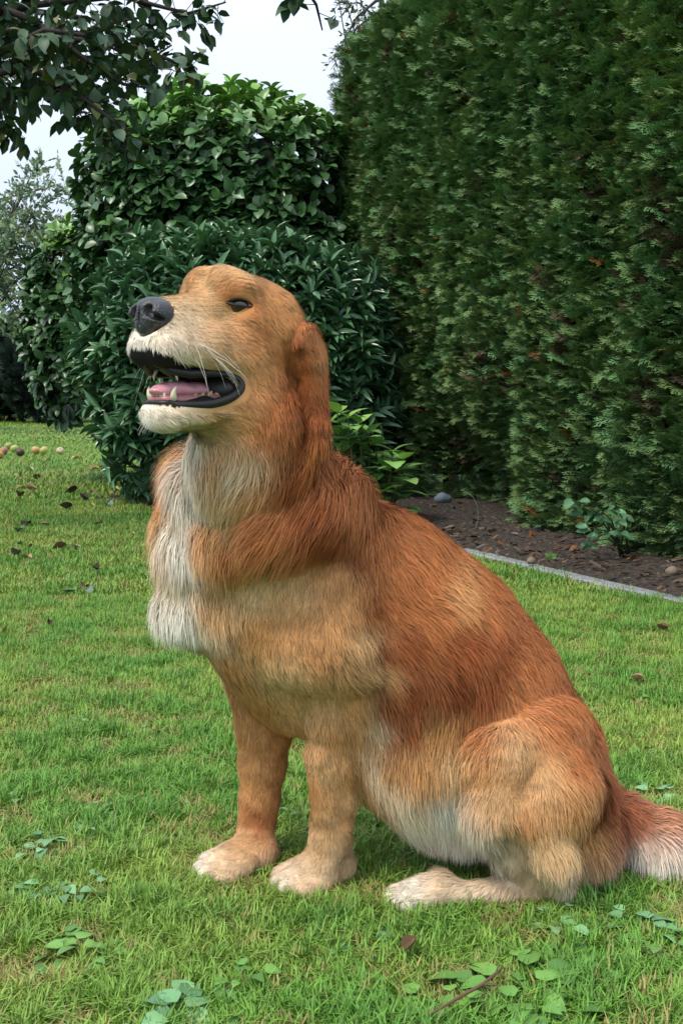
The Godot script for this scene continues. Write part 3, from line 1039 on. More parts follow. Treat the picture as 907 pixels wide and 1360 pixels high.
func coat_map() -> void:
	# head
	for a in [[200, 458, -.3, 1, .7, WHITE], [184, 452, -.4, .9, .6, WHITE], [228, 462, .4, .9, .9, WHITE], [252, 470, .6, .8, 1., CREAM], [250, 432, .8, .5, .8, CREAM], [232, 398, .8, .0, .5, LIGHT], [265, 392, .9, -.1, .5, LIGHT],
			[270, 375, .8, -.4, .5, LIGHT], [255, 365, .5, -.8, .5, GOLD], [285, 440, .8, .5, .8, TAN], [300, 478, .8, .7, .9, TAN], [300, 505, .9, .3, .9, TAN], [300, 378, .6, -.7, .6, GOLD], [320, 360, .9, -.2, .7, LIGHT], [345, 380, .9, .3, .7, GOLD],
			[290, 358, .7, -.5, .6, LIGHT], [300, 392, .4, -.4, .4, ORANGE], [330, 425, .9, .4, .7, GOLD], [295, 418, .8, .3, .5, LIGHT], [360, 430, .8, .6, 1., GOLD], [345, 470, .7, .7, 1.0, GOLD], [345, 440, .7, .6, .8, ORANGE], [318, 392, .6, -.3, .4, ORANGE], [335, 415, .8, .3, .6, ORANGE], [375, 510, .2, 1, 1.4, RUST], [355, 505, .5, .9, 1.3, GOLD], [368, 535, .3, 1, 1.8, ORANGE], [375, 470, .3, .9, 1.4, ORANGE],
			[205, 560, .6, .6, .7, WHITE], [240, 562, .9, .3, .8, CREAM], [290, 552, .9, .1, 1., TAN], [320, 545, .8, .3, 1.2, GOLD], [345, 560, .4, .9, 1.6, ORANGE], [375, 395, .7, .7, 1., GOLD],
			[405, 432, .3, 1, .8, ORANGE], [425, 445, .3, 1, .9, ORANGE], [440, 428, .9, -.1, 1.4, LIGHT], [434, 470, .25, 1, 1.0, GOLD], [428, 505, .2, 1, 1.2, ORANGE], [432, 540, .2, 1, 1.6, RUST], [425, 590, -.15, 1, 2.4, ORANGE], [397, 462, .0, 1, .5, DEEP], [399, 490, .0, 1, .5, DEEP], [399, 525, -.1, 1, .7, DEEP], [402, 570, -.1, 1, 1.0, DEEP], [385, 530, -.1, 1, 1.6, RUST], [375, 560, -.2, 1, 2.2, ORANGE]]:  # ear: dark front recess and lighter rear lobe partly paint shade and highlight
		coat(a[0], a[1], 1.30, a[2], a[3], a[4], a[5])
	# neck and chest
	for a in [[262, 585, 1.36, -.1, 1, 3.5, WHITE], [266, 640, 1.38, -.3, 1, 4.2, WHITE], [254, 700, 1.40, -.35, 1, 4.6, WHITE], [238, 760, 1.41, -.25, 1, 4.6, CREAM], [248, 806, 1.42, .0, 1, 3.4, WHITE], [240, 785, 1.43, -.2, 1, 4.0, WHITE], [262, 838, 1.44, .3, 1, 2.2, CREAM], [272, 862, 1.44, .3, 1, 1.8, TAN], [235, 650, 1.46, -.6, .7, 4.0, GOLD], [228, 700, 1.47, -.5, .8, 4.4, LIGHT], [225, 610, 1.46, -.6, .8, 4., GOLD],
			[300, 600, 1.34, -.3, 1, 3.2, GOLD], [330, 605, 1.33, -.4, .9, 3.5, CREAM], [310, 645, 1.34, -.3, 1, 4., LIGHT], [350, 640, 1.33, -.5, .8, 4., GOLD], [395, 620, 1.32, -.4, .9, 3.8, RUST], [440, 630, 1.33, -.4, .8, 3.4, ORANGE], [420, 665, 1.33, -.7, .6, 4., RUST], [470, 655, 1.36, -.6, .5, 3.6, ORANGE], [370, 690, 1.33, -.8, .55, 4.2, ORANGE], [320, 715, 1.34, -.6, .8, 4.2, ORANGE], [288, 690, 1.36, -.3, 1, 4.2, GOLD], [290, 740, 1.36, -.3, 1, 4., TAN], [285, 790, 1.38, -.1, 1, 3., TAN], [440, 700, 1.34, -.75, .5, 3.6, RUST], [480, 690, 1.35, -.6, .7, 3., ORANGE]]:
		coat(a[0], a[1], a[2], a[3], a[4], a[5], a[6])
	# shoulder and front legs; crease shade and shoulder highlight partly painted into the coat
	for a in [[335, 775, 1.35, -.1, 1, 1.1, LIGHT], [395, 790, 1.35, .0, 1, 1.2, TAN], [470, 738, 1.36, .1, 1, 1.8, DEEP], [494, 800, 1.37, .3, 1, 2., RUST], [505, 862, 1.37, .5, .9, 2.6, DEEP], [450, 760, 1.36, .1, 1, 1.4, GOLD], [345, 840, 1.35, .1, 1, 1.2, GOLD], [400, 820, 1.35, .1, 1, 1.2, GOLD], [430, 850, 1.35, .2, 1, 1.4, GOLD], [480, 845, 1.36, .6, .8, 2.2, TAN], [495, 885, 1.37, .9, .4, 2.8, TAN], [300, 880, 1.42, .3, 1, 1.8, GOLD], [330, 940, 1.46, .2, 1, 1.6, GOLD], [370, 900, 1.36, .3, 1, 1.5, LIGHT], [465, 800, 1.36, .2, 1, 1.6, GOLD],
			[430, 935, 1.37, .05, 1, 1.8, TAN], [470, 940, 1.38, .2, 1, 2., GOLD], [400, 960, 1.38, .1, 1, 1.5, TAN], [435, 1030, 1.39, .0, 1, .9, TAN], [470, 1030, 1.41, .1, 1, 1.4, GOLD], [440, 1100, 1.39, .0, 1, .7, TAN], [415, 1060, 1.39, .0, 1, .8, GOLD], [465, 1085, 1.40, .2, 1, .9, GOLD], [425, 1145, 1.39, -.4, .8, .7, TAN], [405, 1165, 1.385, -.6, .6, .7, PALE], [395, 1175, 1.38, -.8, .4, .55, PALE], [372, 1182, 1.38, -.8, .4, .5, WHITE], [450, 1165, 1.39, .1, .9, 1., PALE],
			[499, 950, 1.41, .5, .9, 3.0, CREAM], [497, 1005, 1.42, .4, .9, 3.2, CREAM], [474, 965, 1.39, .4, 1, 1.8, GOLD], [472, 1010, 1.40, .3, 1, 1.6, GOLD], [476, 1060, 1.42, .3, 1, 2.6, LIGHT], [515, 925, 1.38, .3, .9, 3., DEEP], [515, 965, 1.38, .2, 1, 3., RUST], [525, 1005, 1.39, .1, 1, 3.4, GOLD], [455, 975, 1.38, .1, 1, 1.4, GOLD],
			[345, 980, 1.50, .0, 1, 1.4, GOLD], [345, 1050, 1.49, .0, 1, .8, GOLD], [337, 1100, 1.48, -.2, 1, .7, ORANGE], [328, 1122, 1.48, -.3, 1, .7, TAN], [290, 1150, 1.47, -.8, .4, .55, PALE], [268, 1160, 1.47, -.8, .4, .5, WHITE], [325, 1150, 1.47, -.2, .8, .8, PALE]]:
		coat(a[0], a[1], a[2], a[3], a[4], a[5], a[6])
	# trunk
	for a in [[500, 720, 1.39, .2, 1, 2.4, ORANGE], [545, 720, 1.42, .7, .7, 2., ORANGE], [560, 760, 1.39, .5, .8, 2.6, ORANGE], [520, 790, 1.38, .6, .8, 2.8, ORANGE], [560, 810, 1.37, .9, .4, 3.2, ORANGE], [600, 790, 1.39, .7, .7, 2.6, GOLD], [530, 850, 1.38, .7, .7, 3., RUST], [600, 850, 1.38, .7, .6, 3.2, RUST], [540, 905, 1.38, .4, .9, 3., DEEP], [600, 900, 1.38, .5, .8, 3., DEEP], [650, 860, 1.41, .5, .8, 2.6, RUST], [650, 800, 1.44, .6, .8, 2., ORANGE], [700, 870, 1.43, .5, .8, 2.4, ORANGE], [640, 910, 1.39, .1, 1, 3., RUST],
			[535, 955, 1.38, .1, 1, 3.2, RUST], [590, 955, 1.38, -.1, 1, 3.4, GOLD], [560, 1000, 1.39, .0, 1, 4., GOLD], [610, 1000, 1.38, .0, 1, 4., LIGHT], [530, 1040, 1.40, .2, 1, 4.5, CREAM], [590, 1050, 1.39, .3, 1, 4.6, WHITE], [540, 1090, 1.41, .3, 1, 4.2, WHITE], [620, 1090, 1.39, .3, 1, 4.8, WHITE], [640, 1120, 1.40, .3, 1, 4., WHITE], [740, 890, 1.46, .5, .85, 2.2, ORANGE], [785, 970, 1.48, .4, .9, 2.6, ORANGE], [800, 1040, 1.46, .2, 1, 3., RUST]]:
		coat(a[0], a[1], a[2], a[3], a[4], a[5], a[6])
	# haunch, hind foot, tail
	for a in [[640, 965, 1.36, -.5, .8, 2.4, ORANGE], [690, 935, 1.38, .5, .6, 2.6, ORANGE], [680, 965, 1.33, -.2, 1, 1.3, LIGHT], [690, 1000, 1.32, -.1, 1, 1.1, LIGHT], [650, 985, 1.33, -.3, 1, 1.4, ORANGE], [700, 1040, 1.31, .1, 1, 1.1, GOLD], [730, 960, 1.37, .6, .7, 2.6, ORANGE], [765, 1000, 1.38, .5, .85, 2.6, ORANGE], [640, 1020, 1.34, -.2, 1, 1.6, GOLD], [660, 1060, 1.33, .1, 1, 1.5, TAN], [720, 1040, 1.32, .3, 1, 1.4, TAN], [760, 1060, 1.36, .2, 1, 2.4, GOLD], [795, 1075, 1.40, .1, 1, 2.6, DEEP], [700, 1090, 1.33, .3, 1, 1.8, GOLD], [735, 1120, 1.34, .3, 1, 3., LIGHT], [748, 1165, 1.35, .0, 1, 3., CREAM], [785, 1110, 1.38, .1, 1, 3., GOLD], [680, 1140, 1.34, .2, 1, .9, PALE],
			[660, 1175, 1.33, -.8, .3, .9, PALE], [600, 1185, 1.33, -1, .1, .8, PALE], [540, 1190, 1.33, -1, .4, .8, WHITE], [720, 1185, 1.35, -.2, .6, 1., PALE],
			[825, 1085, 1.45, .4, .9, 2.6, RUST], [850, 1095, 1.45, .8, .5, 2.4, RUST], [880, 1098, 1.44, .9, .3, 2.4, ORANGE], [910, 1100, 1.44, 1, .1, 2.6, ORANGE], [852, 1138, 1.44, -.2, .9, 4., WHITE], [880, 1136, 1.43, .0, 1, 4.5, WHITE], [905, 1138, 1.43, .2, 1, 4.5, WHITE], [940, 1135, 1.43, .6, .7, 4., WHITE]]:
		coat(a[0], a[1], a[2], a[3], a[4], a[5], a[6])

func eye_at(side: float) -> Array:
	var c := hp(-1.4, -0.95, 3.85 * side)
	var n := (hp_b * Vector3(0.62, 0.12, 0.78 * side)).normalized()
	var a := (hp_b * Vector3(0.80, -0.10, -0.6 * side)).normalized()
	a = (a - n * a.dot(n)).normalized()
	return [c, a, n.cross(a) * (1.0 if n.cross(a).y > 0 else -1.0), n]

func make_dog() -> void:
	hp_o = at(276, 392, 1.27)
	hp_b = Basis(Vector3(-0.640, 0.292, 0.711), Vector3(0.195, 0.956, -0.217), Vector3(0.743, 0, 0.669)).orthonormalized()
	var dog := thing("dog", "golden brown long-haired dog sitting on the lawn with open mouth", "dog")
	# --- trunk and limbs
	var g := Field.new(Vector3(-0.25, -0.012, -1.70), Vector3(0.50, 0.66, -1.16), 0.0055)
	link(g, [bl(343, 560, 1.345, 68), bl(340, 610, 1.37, 73), bl(362, 685, 1.43, 98), bl(368, 770, 1.47, 112), bl(385, 850, 1.49, 92), bl(395, 910, 1.50, 62)], 0.03)
	link(g, [bl(394, 640, 1.39, 44), bl(435, 705, 1.44, 62), bl(500, 790, 1.485, 108), bl(560, 865, 1.50, 128), bl(622, 935, 1.51, 122), bl(690, 1015, 1.52, 104), bl(722, 1075, 1.52, 84)], 0.03)
	link(g, [bl(470, 890, 1.49, 88), bl(560, 985, 1.49, 98), bl(600, 1040, 1.49, 76)], 0.04)
	link(g, [bl(395, 800, 1.47, 110), bl(480, 860, 1.49, 100)], 0.04)
	# ruff that ends in a fold over the shoulder
	link(g, [bl(450, 655, 1.42, 34), bl(410, 680, 1.375, 46), bl(360, 694, 1.362, 50), bl(312, 712, 1.38, 46)], 0.018)
	link(g, [bl(262, 640, 1.42, 30), bl(252, 720, 1.43, 30), bl(250, 800, 1.44, 32), bl(265, 830, 1.46, 26)], 0.02)
	link(g, [bl(255, 625, 1.50, 24), bl(240, 690, 1.51, 24)], 0.02)
	# near shoulder, upper arm, leg
	link(g, [bl(440, 760, 1.42, 58), bl(352, 805, 1.415, 54), bl(400, 850, 1.405, 60), bl(458, 872, 1.40, 48)], 0.008)
	link(g, [bl(440, 790, 1.41, 60), bl(430, 850, 1.40, 66)], 0.012)
	link(g, [bl(450, 915, 1.425, 42), bl(448, 950, 1.43, 40), bl(447, 1005, 1.435, 32), bl(444, 1050, 1.44, 26.5), bl(440, 1092, 1.44, 25.5), bl(437, 1112, 1.44, 24), bl(428, 1142, 1.44, 23), bl(420, 1165, 1.44, 27)], 0.008)
	link(g, [bl(466, 930, 1.44, 30), bl(488, 912, 1.435, 18)], 0.012)
	link(g, [bl(458, 1112, 1.445, 10), bl(454, 1122, 1.445, 9)], 0.008)
	link(g, [bl(428, 1000, 1.42, 22), bl(432, 1075, 1.425, 17)], 0.010)
	# far leg
	link(g, [bl(350, 900, 1.54, 50), bl(352, 960, 1.535, 36), bl(349, 1015, 1.53, 29), bl(345, 1062, 1.525, 25), bl(342, 1090, 1.525, 23), bl(335, 1118, 1.52, 20), bl(324, 1145, 1.515, 23)], 0.010)
	# near haunch
	link(g, [bl(700, 985, 1.43, 66), bl(715, 1045, 1.415, 78)], 0.008)
	link(g, [bl(735, 965, 1.44, 42), bl(662, 1005, 1.385, 42), bl(660, 1065, 1.375, 40)], 0.010)
	link(g, [bl(755, 1060, 1.46, 58), bl(770, 1115, 1.45, 44), bl(768, 1150, 1.45, 30)], 0.02)
	link(g, [bl(668, 1070, 1.39, 38), bl(686, 1125, 1.40, 30), bl(712, 1178, 1.41, 22)], 0.008)
	link(g, [bl(702, 1080, 1.365, 26), bl(730, 1128, 1.37, 26), bl(742, 1172, 1.39, 18)], 0.014)
	link(g, [bl(728, 1182, 1.41, 19), bl(670, 1184, 1.40, 17), bl(615, 1190, 1.395, 17), bl(585, 1192, 1.39, 19)], 0.008)
	# far haunch and foot
	link(g, [bl(705, 1000, 1.60, 66), bl(670, 1060, 1.62, 46), bl(715, 1150, 1.62, 22), bl(620, 1150, 1.61, 20)], 0.02)
	# tail
	link(g, [bl(785, 1060, 1.52, 34), bl(826, 1092, 1.50, 32), bl(868, 1112, 1.49, 34), bl(920, 1122, 1.48, 32), bl(975, 1135, 1.48, 16)], 0.015)
	var p1 := on_ground(424, 1180)
	paw(g, p1, Vector3(-1, 0, 0.55), 1.0)
	paw(g, on_ground(322, 1163), Vector3(-1, 0, 0.45), 1.0)
	paw(g, on_ground(568, 1206), Vector3(-1, 0, 0.15), 0.80)
	paw(g, on_ground(615, 1140), Vector3(-1, 0, 0.0), 0.9)
	g.floor_at(0.0)
	# --- head
	var e := Field.new(hp_o + Vector3(-0.16, -0.24, -0.20), hp_o + Vector3(0.23, 0.085, 0.15), 0.003)
	hlump(e, Vector3(-6.2, -0.7, 0), Vector3(7.0, 4.8, 5.9))
	hlump(e, Vector3(-1.7, 0.55, 0), Vector3(3.3, 3.1, 4.6))
	hbone(e, Vector3(0.4, -2.7, 0), Vector3(5.0, -4.8, 0), 2.7, 2.5)
	for s in [-1.0, 1.0]:
		hbone(e, Vector3(0.1, 1.65, 1.7 * s), Vector3(-1.2, 1.0, 4.1 * s), 1.2, 1.15)
		hlump(e, Vector3(-4.6, -4.6, 3.4 * s), Vector3(3.9, 4.6, 2.7))
		hbone(e, Vector3(0.6, -6.0, 2.3 * s), Vector3(4.8, -7.6, 1.5 * s), 2.5, 2.2, 0.016)
		hbone(e, Vector3(0.8, -6.3, 2.6 * s), Vector3(-3.6, -6.6, 4.1 * s), 2.1, 1.5)
		hbone(e, Vector3(-5.6, -7.6, 3.8 * s), Vector3(-4.4, -10.4, 3.2 * s), 2.0, 1.8)
		hbone(e, Vector3(-4.6, -10.6, 3.0 * s), Vector3(2.5, -13.9, 1.3 * s), 1.9, 1.35)
		hbone(e, Vector3(-2.6, -2.0, 4.4 * s), Vector3(-6.0, -2.2, 5.0 * s), 1.2, 1.4)
	hlump(e, Vector3(2.2, 1.7, 0), Vector3(1.5, 1.7, 0.9), 0.012, true)
	for s in [-1.0, 1.0]: hlump(e, Vector3(-1.2, -10.0, 4.0 * s), Vector3(1.7, 1.25, 1.8), 0.005, true)
	for s in [-1.0, 1.0]: hbone(e, Vector3(-0.2, 0.0, 3.5 * s), Vector3(-2.9, -0.1, 4.5 * s), 0.75, 0.7, 0.008)
	hbone(e, Vector3(-5, -11.2, 0), Vector3(2.3, -14.1, 0), 2.5, 1.4)
	hbone(e, Vector3(2.6, -13.9, 0.9), Vector3(2.6, -13.9, -0.9), 1.15, 1.15)
	hbone(e, Vector3(-8, -4, 0), Vector3(-9, -10, 0), 5.2, 5.6, 0.03)
	link(e, [bl(343, 560, 1.345, 64), bl(340, 605, 1.37, 71)], 0.03)
	hlump(e, Vector3(6.9, -5.0, 0), Vector3(1.7, 1.8, 2.1), 0.006, true)
	for s in [-1.0, 1.0]:
		var y := eye_at(s)
		e.lump(y[0] + y[3] * 0.0125, Basis(y[1], y[2], y[3]), Vector3(0.0135, 0.0039, 0.010), 0.003, true)
	# ears: hanging flaps with a rolled rear edge
	var down := Vector3(-0.03, -1, 0.0).normalized()
	for s in [-1.0, 1.0]:
		var across := (hp_b.x * Vector3(1, 0, 1)).normalized()
		var out := across.cross(down) if s < 0 else -across.cross(down)
		if out.dot(hp_b.z) * s < 0: out = -out
		var top := hp(-8.4, -1.0, 5.35 * s)
		if s > 0:
			e.lump(top + down * 0.064 + out * 0.022 - across * 0.002, Basis(across, -down, out), Vector3(0.028, 0.068, 0.0085), 0.006)
			e.bone(top - across * 0.010 + out * 0.014 + down * 0.022, top + down * 0.112 - across * 0.010 + out * 0.028, 0.011, 0.012, 0.008)
			e.bone(top + down * 0.10 - across * 0.008 + out * 0.026, top + down * 0.145 - across * 0.004 + out * 0.022, 0.012, 0.007, 0.006)
			e.lump(top + down * 0.048 + across * 0.016 + out * 0.026, Basis(across, -down, out), Vector3(0.010, 0.032, 0.024), 0.004, true)
			e.lump(top + down * 0.105 + across * 0.010 + out * 0.030, Basis(across, -down, out), Vector3(0.006, 0.045, 0.026), 0.004, true)
			e.bone(hp(-6.4, 0.6, 4.6), top + down * 0.03 - across * 0.004 + out * 0.012, 0.013, 0.012, 0.018)
		else:
			e.lump(top + down * 0.066 + out * 0.008, Basis(across, -down, out), Vector3(0.030, 0.076, 0.0085), 0.008)
	g.surface()
	e.surface()
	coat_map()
	# --- colours, then the hair
	var bare: Array = []
	for s in [-1.0, 1.0]: bare.append([eye_at(s)[0] + eye_at(s)[3] * 0.008, 0.0125])
	bare.append([hp(6.8, -4.9, 0), 0.022])
	var lip: Array = lip_path(1.0) + lip_path(-1.0)
	for q in lip: bare.append([q, 0.0065])
	var v := PackedVector3Array()
	var n := PackedVector3Array()
	var f := PackedInt32Array()
	var c := PackedColorArray()
	var way := PackedVector3Array()
	var length := PackedFloat32Array()
	for part in [g, e]:
		var head: bool = part == e
		var first := v.size()
		for i in part.v.size():
			var p: Vector3 = part.v[i]
			var m: Vector3 = part.nrm[i]
			var ws := 0.0
			var cs := Vector3.ZERO
			var ds := Vector3.ZERO
			var ls := 0.0
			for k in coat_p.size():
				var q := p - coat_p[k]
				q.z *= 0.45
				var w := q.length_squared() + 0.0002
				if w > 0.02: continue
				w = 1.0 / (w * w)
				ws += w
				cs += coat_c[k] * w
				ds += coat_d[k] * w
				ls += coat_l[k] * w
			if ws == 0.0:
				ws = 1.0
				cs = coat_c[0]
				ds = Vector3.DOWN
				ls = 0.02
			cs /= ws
			ls /= ws
			if head:
				var h := hp_b.transposed() * (p - hp_o) / HS
				var un := m.dot(hp_b.y)
				if h.x > -4.5 and h.x < 8.5 and absf(h.z) < 4.2 and ((un < -0.35 and h.y < -7.9 and h.y > -11.0 and absf(h.z) < 3.3) or (un > 0.3 and h.y < -8.6 and absf(h.z) < 3.6)):
					cs = Vector3(0.016, 0.012, 0.012)
					ls = 0.0
				elif h.x > -4.0 and h.x < 7.0 and absf(h.z) < 2.4 and h.y < -7.5 and h.y > -12.8 and m.dot(hp_b.z) * signf(h.z) < 0.1:
					cs = Vector3(0.016, 0.012, 0.012)
					ls = 0.0
				if Vector3((h.x + 1.2) / 1.9, (h.y + 10.0) / 1.5, (absf(h.z) - 4.0) / 2.2).length() < 1.0:
					cs = Vector3(0.016, 0.012, 0.012)
					ls = 0.0
			for b in bare:
				if p.distance_squared_to(b[0]) < b[1] * b[1]: ls = 0.0
			v.append(p)
			n.append(m)
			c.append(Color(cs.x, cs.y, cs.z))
			ds -= m * ds.dot(m)
			way.append(ds.normalized() if ds.length() > 1e-6 else Vector3.DOWN)
			length.append(ls)
		var other: Field = g if head else e
		for i in range(0, part.f.size(), 3):
			var a: int = part.f[i]
			if other.value(part.v[a]) < -0.006: continue
			f.append(first + a)
			f.append(first + part.f[i + 1])
			f.append(first + part.f[i + 2])
	var arr := []
	arr.resize(Mesh.ARRAY_MAX)
	arr[Mesh.ARRAY_VERTEX] = v
	arr[Mesh.ARRAY_NORMAL] = n
	arr[Mesh.ARRAY_COLOR] = c
	arr[Mesh.ARRAY_INDEX] = f
	var body := ArrayMesh.new()
	body.add_surface_from_arrays(Mesh.PRIMITIVE_TRIANGLES, arr)
	var skin := mat(Color.WHITE, 0.75, 0.25)
	put("body", body, skin, dog)
	var fur := grow_fur(v, n, c, f, way, length)
	var hair := mat(Color.WHITE, 0.55, 0.3, 0.22)
	tag(put("fur", fur, hair, dog), "", "", "", "stuff")
	face_parts(dog)

func grow_fur(v: PackedVector3Array, n: PackedVector3Array, c: PackedColorArray, f: PackedInt32Array, way: PackedVector3Array, length: PackedFloat32Array) -> ArrayMesh:
	var fv := PackedVector3Array()
	var fn := PackedVector3Array()
	var fc := PackedColorArray()
	var fi := PackedInt32Array()
	var lay := FastNoiseLite.new()
	lay.seed = 8
	lay.frequency = 22.0
	lay.fractal_octaves = 2
	var tone := FastNoiseLite.new()
	tone.seed = 9
	tone.frequency = 55.0
	tone.fractal_octaves = 2
	var owed := 0.0
	for i in range(0, f.size(), 3):
		var a := f[i]
		var b := f[i + 1]
		var d := f[i + 2]
		var l0 := (length[a] + length[b] + length[d]) / 3.0
		if minf(length[a], minf(length[b], length[d])) < 0.001: continue
		var pa := v[a]
		var ab := v[b] - pa
		var ad := v[d] - pa
		var area := ab.cross(ad).length() * 0.5
		var dens := clampf(1.7 / l0, 55.0, 240.0) * 10000.0
		if n[a].z < -0.25: dens *= 0.3
		owed += area * dens
		while owed >= 1.0:
			owed -= 1.0
			var r1 := rng.randf()
			var r2 := rng.randf()
			if r1 + r2 > 1.0:
				r1 = 1.0 - r1
				r2 = 1.0 - r2
			var p := pa + ab * r1 + ad * r2
			if p.y < 0.004: continue
			var m := (n[a] * (1.0 - r1 - r2) + n[b] * r1 + n[d] * r2).normalized()
			var t := way[a] * (1.0 - r1 - r2) + way[b] * r1 + way[d] * r2
			var len_ := (length[a] * (1.0 - r1 - r2) + length[b] * r1 + length[d] * r2) * (0.65 + 0.75 * rng.randf())
			# hairs of one lock lean the same way
			var cell := (p * (90.0 if len_ > 0.012 else 220.0) + Vector3(lay.get_noise_3dv(p * 3.0), 0, lay.get_noise_3dv(p * 3.0 + Vector3.ONE)) * 0.8).floor()
			var hsh := hash(cell)
			var h1 := float(hsh & 1023) / 1023.0 - 0.5
			var h2 := float((hsh >> 10) & 1023) / 1023.0 - 0.5
			var h3 := float((hsh >> 20) & 1023) / 1023.0 - 0.5
			var side := t.cross(m)
			var swirl := lay.get_noise_3dv(p) * 0.9 + lay.get_noise_3dv(p * 0.3 + Vector3(3, 1, 7)) * 0.9
			t = (t + side * (swirl * 0.42 + h1 * 0.16 + rng.randfn() * 0.12) + m * (0.16 + 0.06 * h2 + 0.08 * rng.randfn() + (0.10 if len_ > 0.036 else 0.0))).normalized()
			side = t.cross(m).normalized()
			var w := clampf(0.00016 + len_ * 0.011, 0.00022, 0.00048) * (0.45 + 0.95 * rng.randf())
			var locks := 90.0 if len_ > 0.012 else 220.0
			var pull := (cell + Vector3(0.5, 0.5, 0.5)) / locks - p
			pull = (pull - m * pull.dot(m)).limit_length(0.008)
			var droop := clampf((len_ - 0.015) * 14.0, 0.0, 0.6)
			var mid := p + t * len_ * 0.5 + m * len_ * 0.04 + pull * 0.22
			var t2 := (t - m * 0.30 + Vector3.DOWN * droop + side * h3 * 0.3).normalized()
			var tip := mid + t2 * len_ * 0.5 + pull * 0.40
			if tip.y < 0.004: tip.y = 0.004
			if mid.y < 0.004: mid.y = 0.004
			var col := c[a] * (1.0 - r1 - r2) + c[b] * r1 + c[d] * r2
			var k := 1.0 + 0.30 * tone.get_noise_3dv(p) + h2 * 0.09 + rng.randfn() * 0.14
			col = col * k
			var tipc := col.lerp(Color(col.r * 1.15 + 0.02, col.g * 1.22 + 0.015, col.b * 1.25 + 0.01), 0.8)
			var q := fv.size()
			fv.append(p - side * w - m * 0.001); fv.append(p + side * w - m * 0.001)
			fv.append(mid - side * w * 0.85); fv.append(mid + side * w * 0.85)
			fv.append(tip)
			var nn := (m + side * rng.randfn() * 0.18 - t * 0.12).normalized()
			for j in 5: fn.append(nn)
			fc.append(col); fc.append(col); fc.append(col); fc.append(col); fc.append(tipc)
			# front faces clockwise seen from outside
			fi.append(q); fi.append(q + 2); fi.append(q + 1)
			fi.append(q + 1); fi.append(q + 2); fi.append(q + 3)
			fi.append(q + 2); fi.append(q + 4); fi.append(q + 3)
	print("hairs ", fv.size() / 5)
	var arr := []
	arr.resize(Mesh.ARRAY_MAX)
	arr[Mesh.ARRAY_VERTEX] = fv
	arr[Mesh.ARRAY_NORMAL] = fn
	arr[Mesh.ARRAY_COLOR] = fc
	arr[Mesh.ARRAY_INDEX] = fi
	var m2 := ArrayMesh.new()
	m2.add_surface_from_arrays(Mesh.PRIMITIVE_TRIANGLES, arr)
	return m2

func lip_path(s: float) -> Array:
	var out := []
	var pts := [Vector3(3.9, -13.1, 0.0), Vector3(3.7, -13.1, 1.1 * s), Vector3(2.7, -13.0, 2.1 * s), Vector3(0.9, -12.45, 2.9 * s), Vector3(-0.6, -11.9, 3.6 * s), Vector3(-1.9, -11.1, 4.2 * s), Vector3(-2.8, -10.2, 4.7 * s), Vector3(-3.1, -9.3, 4.9 * s), Vector3(-2.6, -8.6, 4.7 * s), Vector3(-1.3, -8.5, 4.2 * s), Vector3(0.0, -8.7, 3.6 * s)]
	for i in pts.size() - 1:
		for k in 5: out.append(hp_vec(pts[i].cubic_interpolate(pts[i + 1], pts[maxi(i - 1, 0)], pts[mini(i + 2, pts.size() - 1)], k / 5.0)))
	out.append(hp_vec(pts[-1]))
	return out

func hp_vec(p: Vector3) -> Vector3:
	return hp(p.x, p.y, p.z)

func ball(c: Vector3, axes: Basis, r: Vector3, rings := 14) -> ArrayMesh:
	var s := Shape.new()
	var rows := []
	for i in rings + 1:
		var row := []
		var a := PI * i / rings
		for k in rings * 2:
			var w := PI * k / rings
			row.append(s.p(c + axes * (Vector3(sin(a) * cos(w), cos(a), sin(a) * sin(w)) * r)))
		rows.append(row)
	for i in rings:
		for k in rings * 2:
			var q := (k + 1) % (rings * 2)
			s.quad(rows[i][k], rows[i][q], rows[i + 1][q], rows[i + 1][k])
	return s.build()

func tooth_mesh(base: Vector3, tip: Vector3, r: float) -> ArrayMesh:
	var s := Shape.new()
	var bend := (hp_b.x * -0.12) * base.distance_to(tip)
	s.tube([base, base.lerp(tip, 0.35) - bend, base.lerp(tip, 0.7) - bend, tip], [r, r * 0.85, r * 0.5, r * 0.12], 8)
	return s.build()

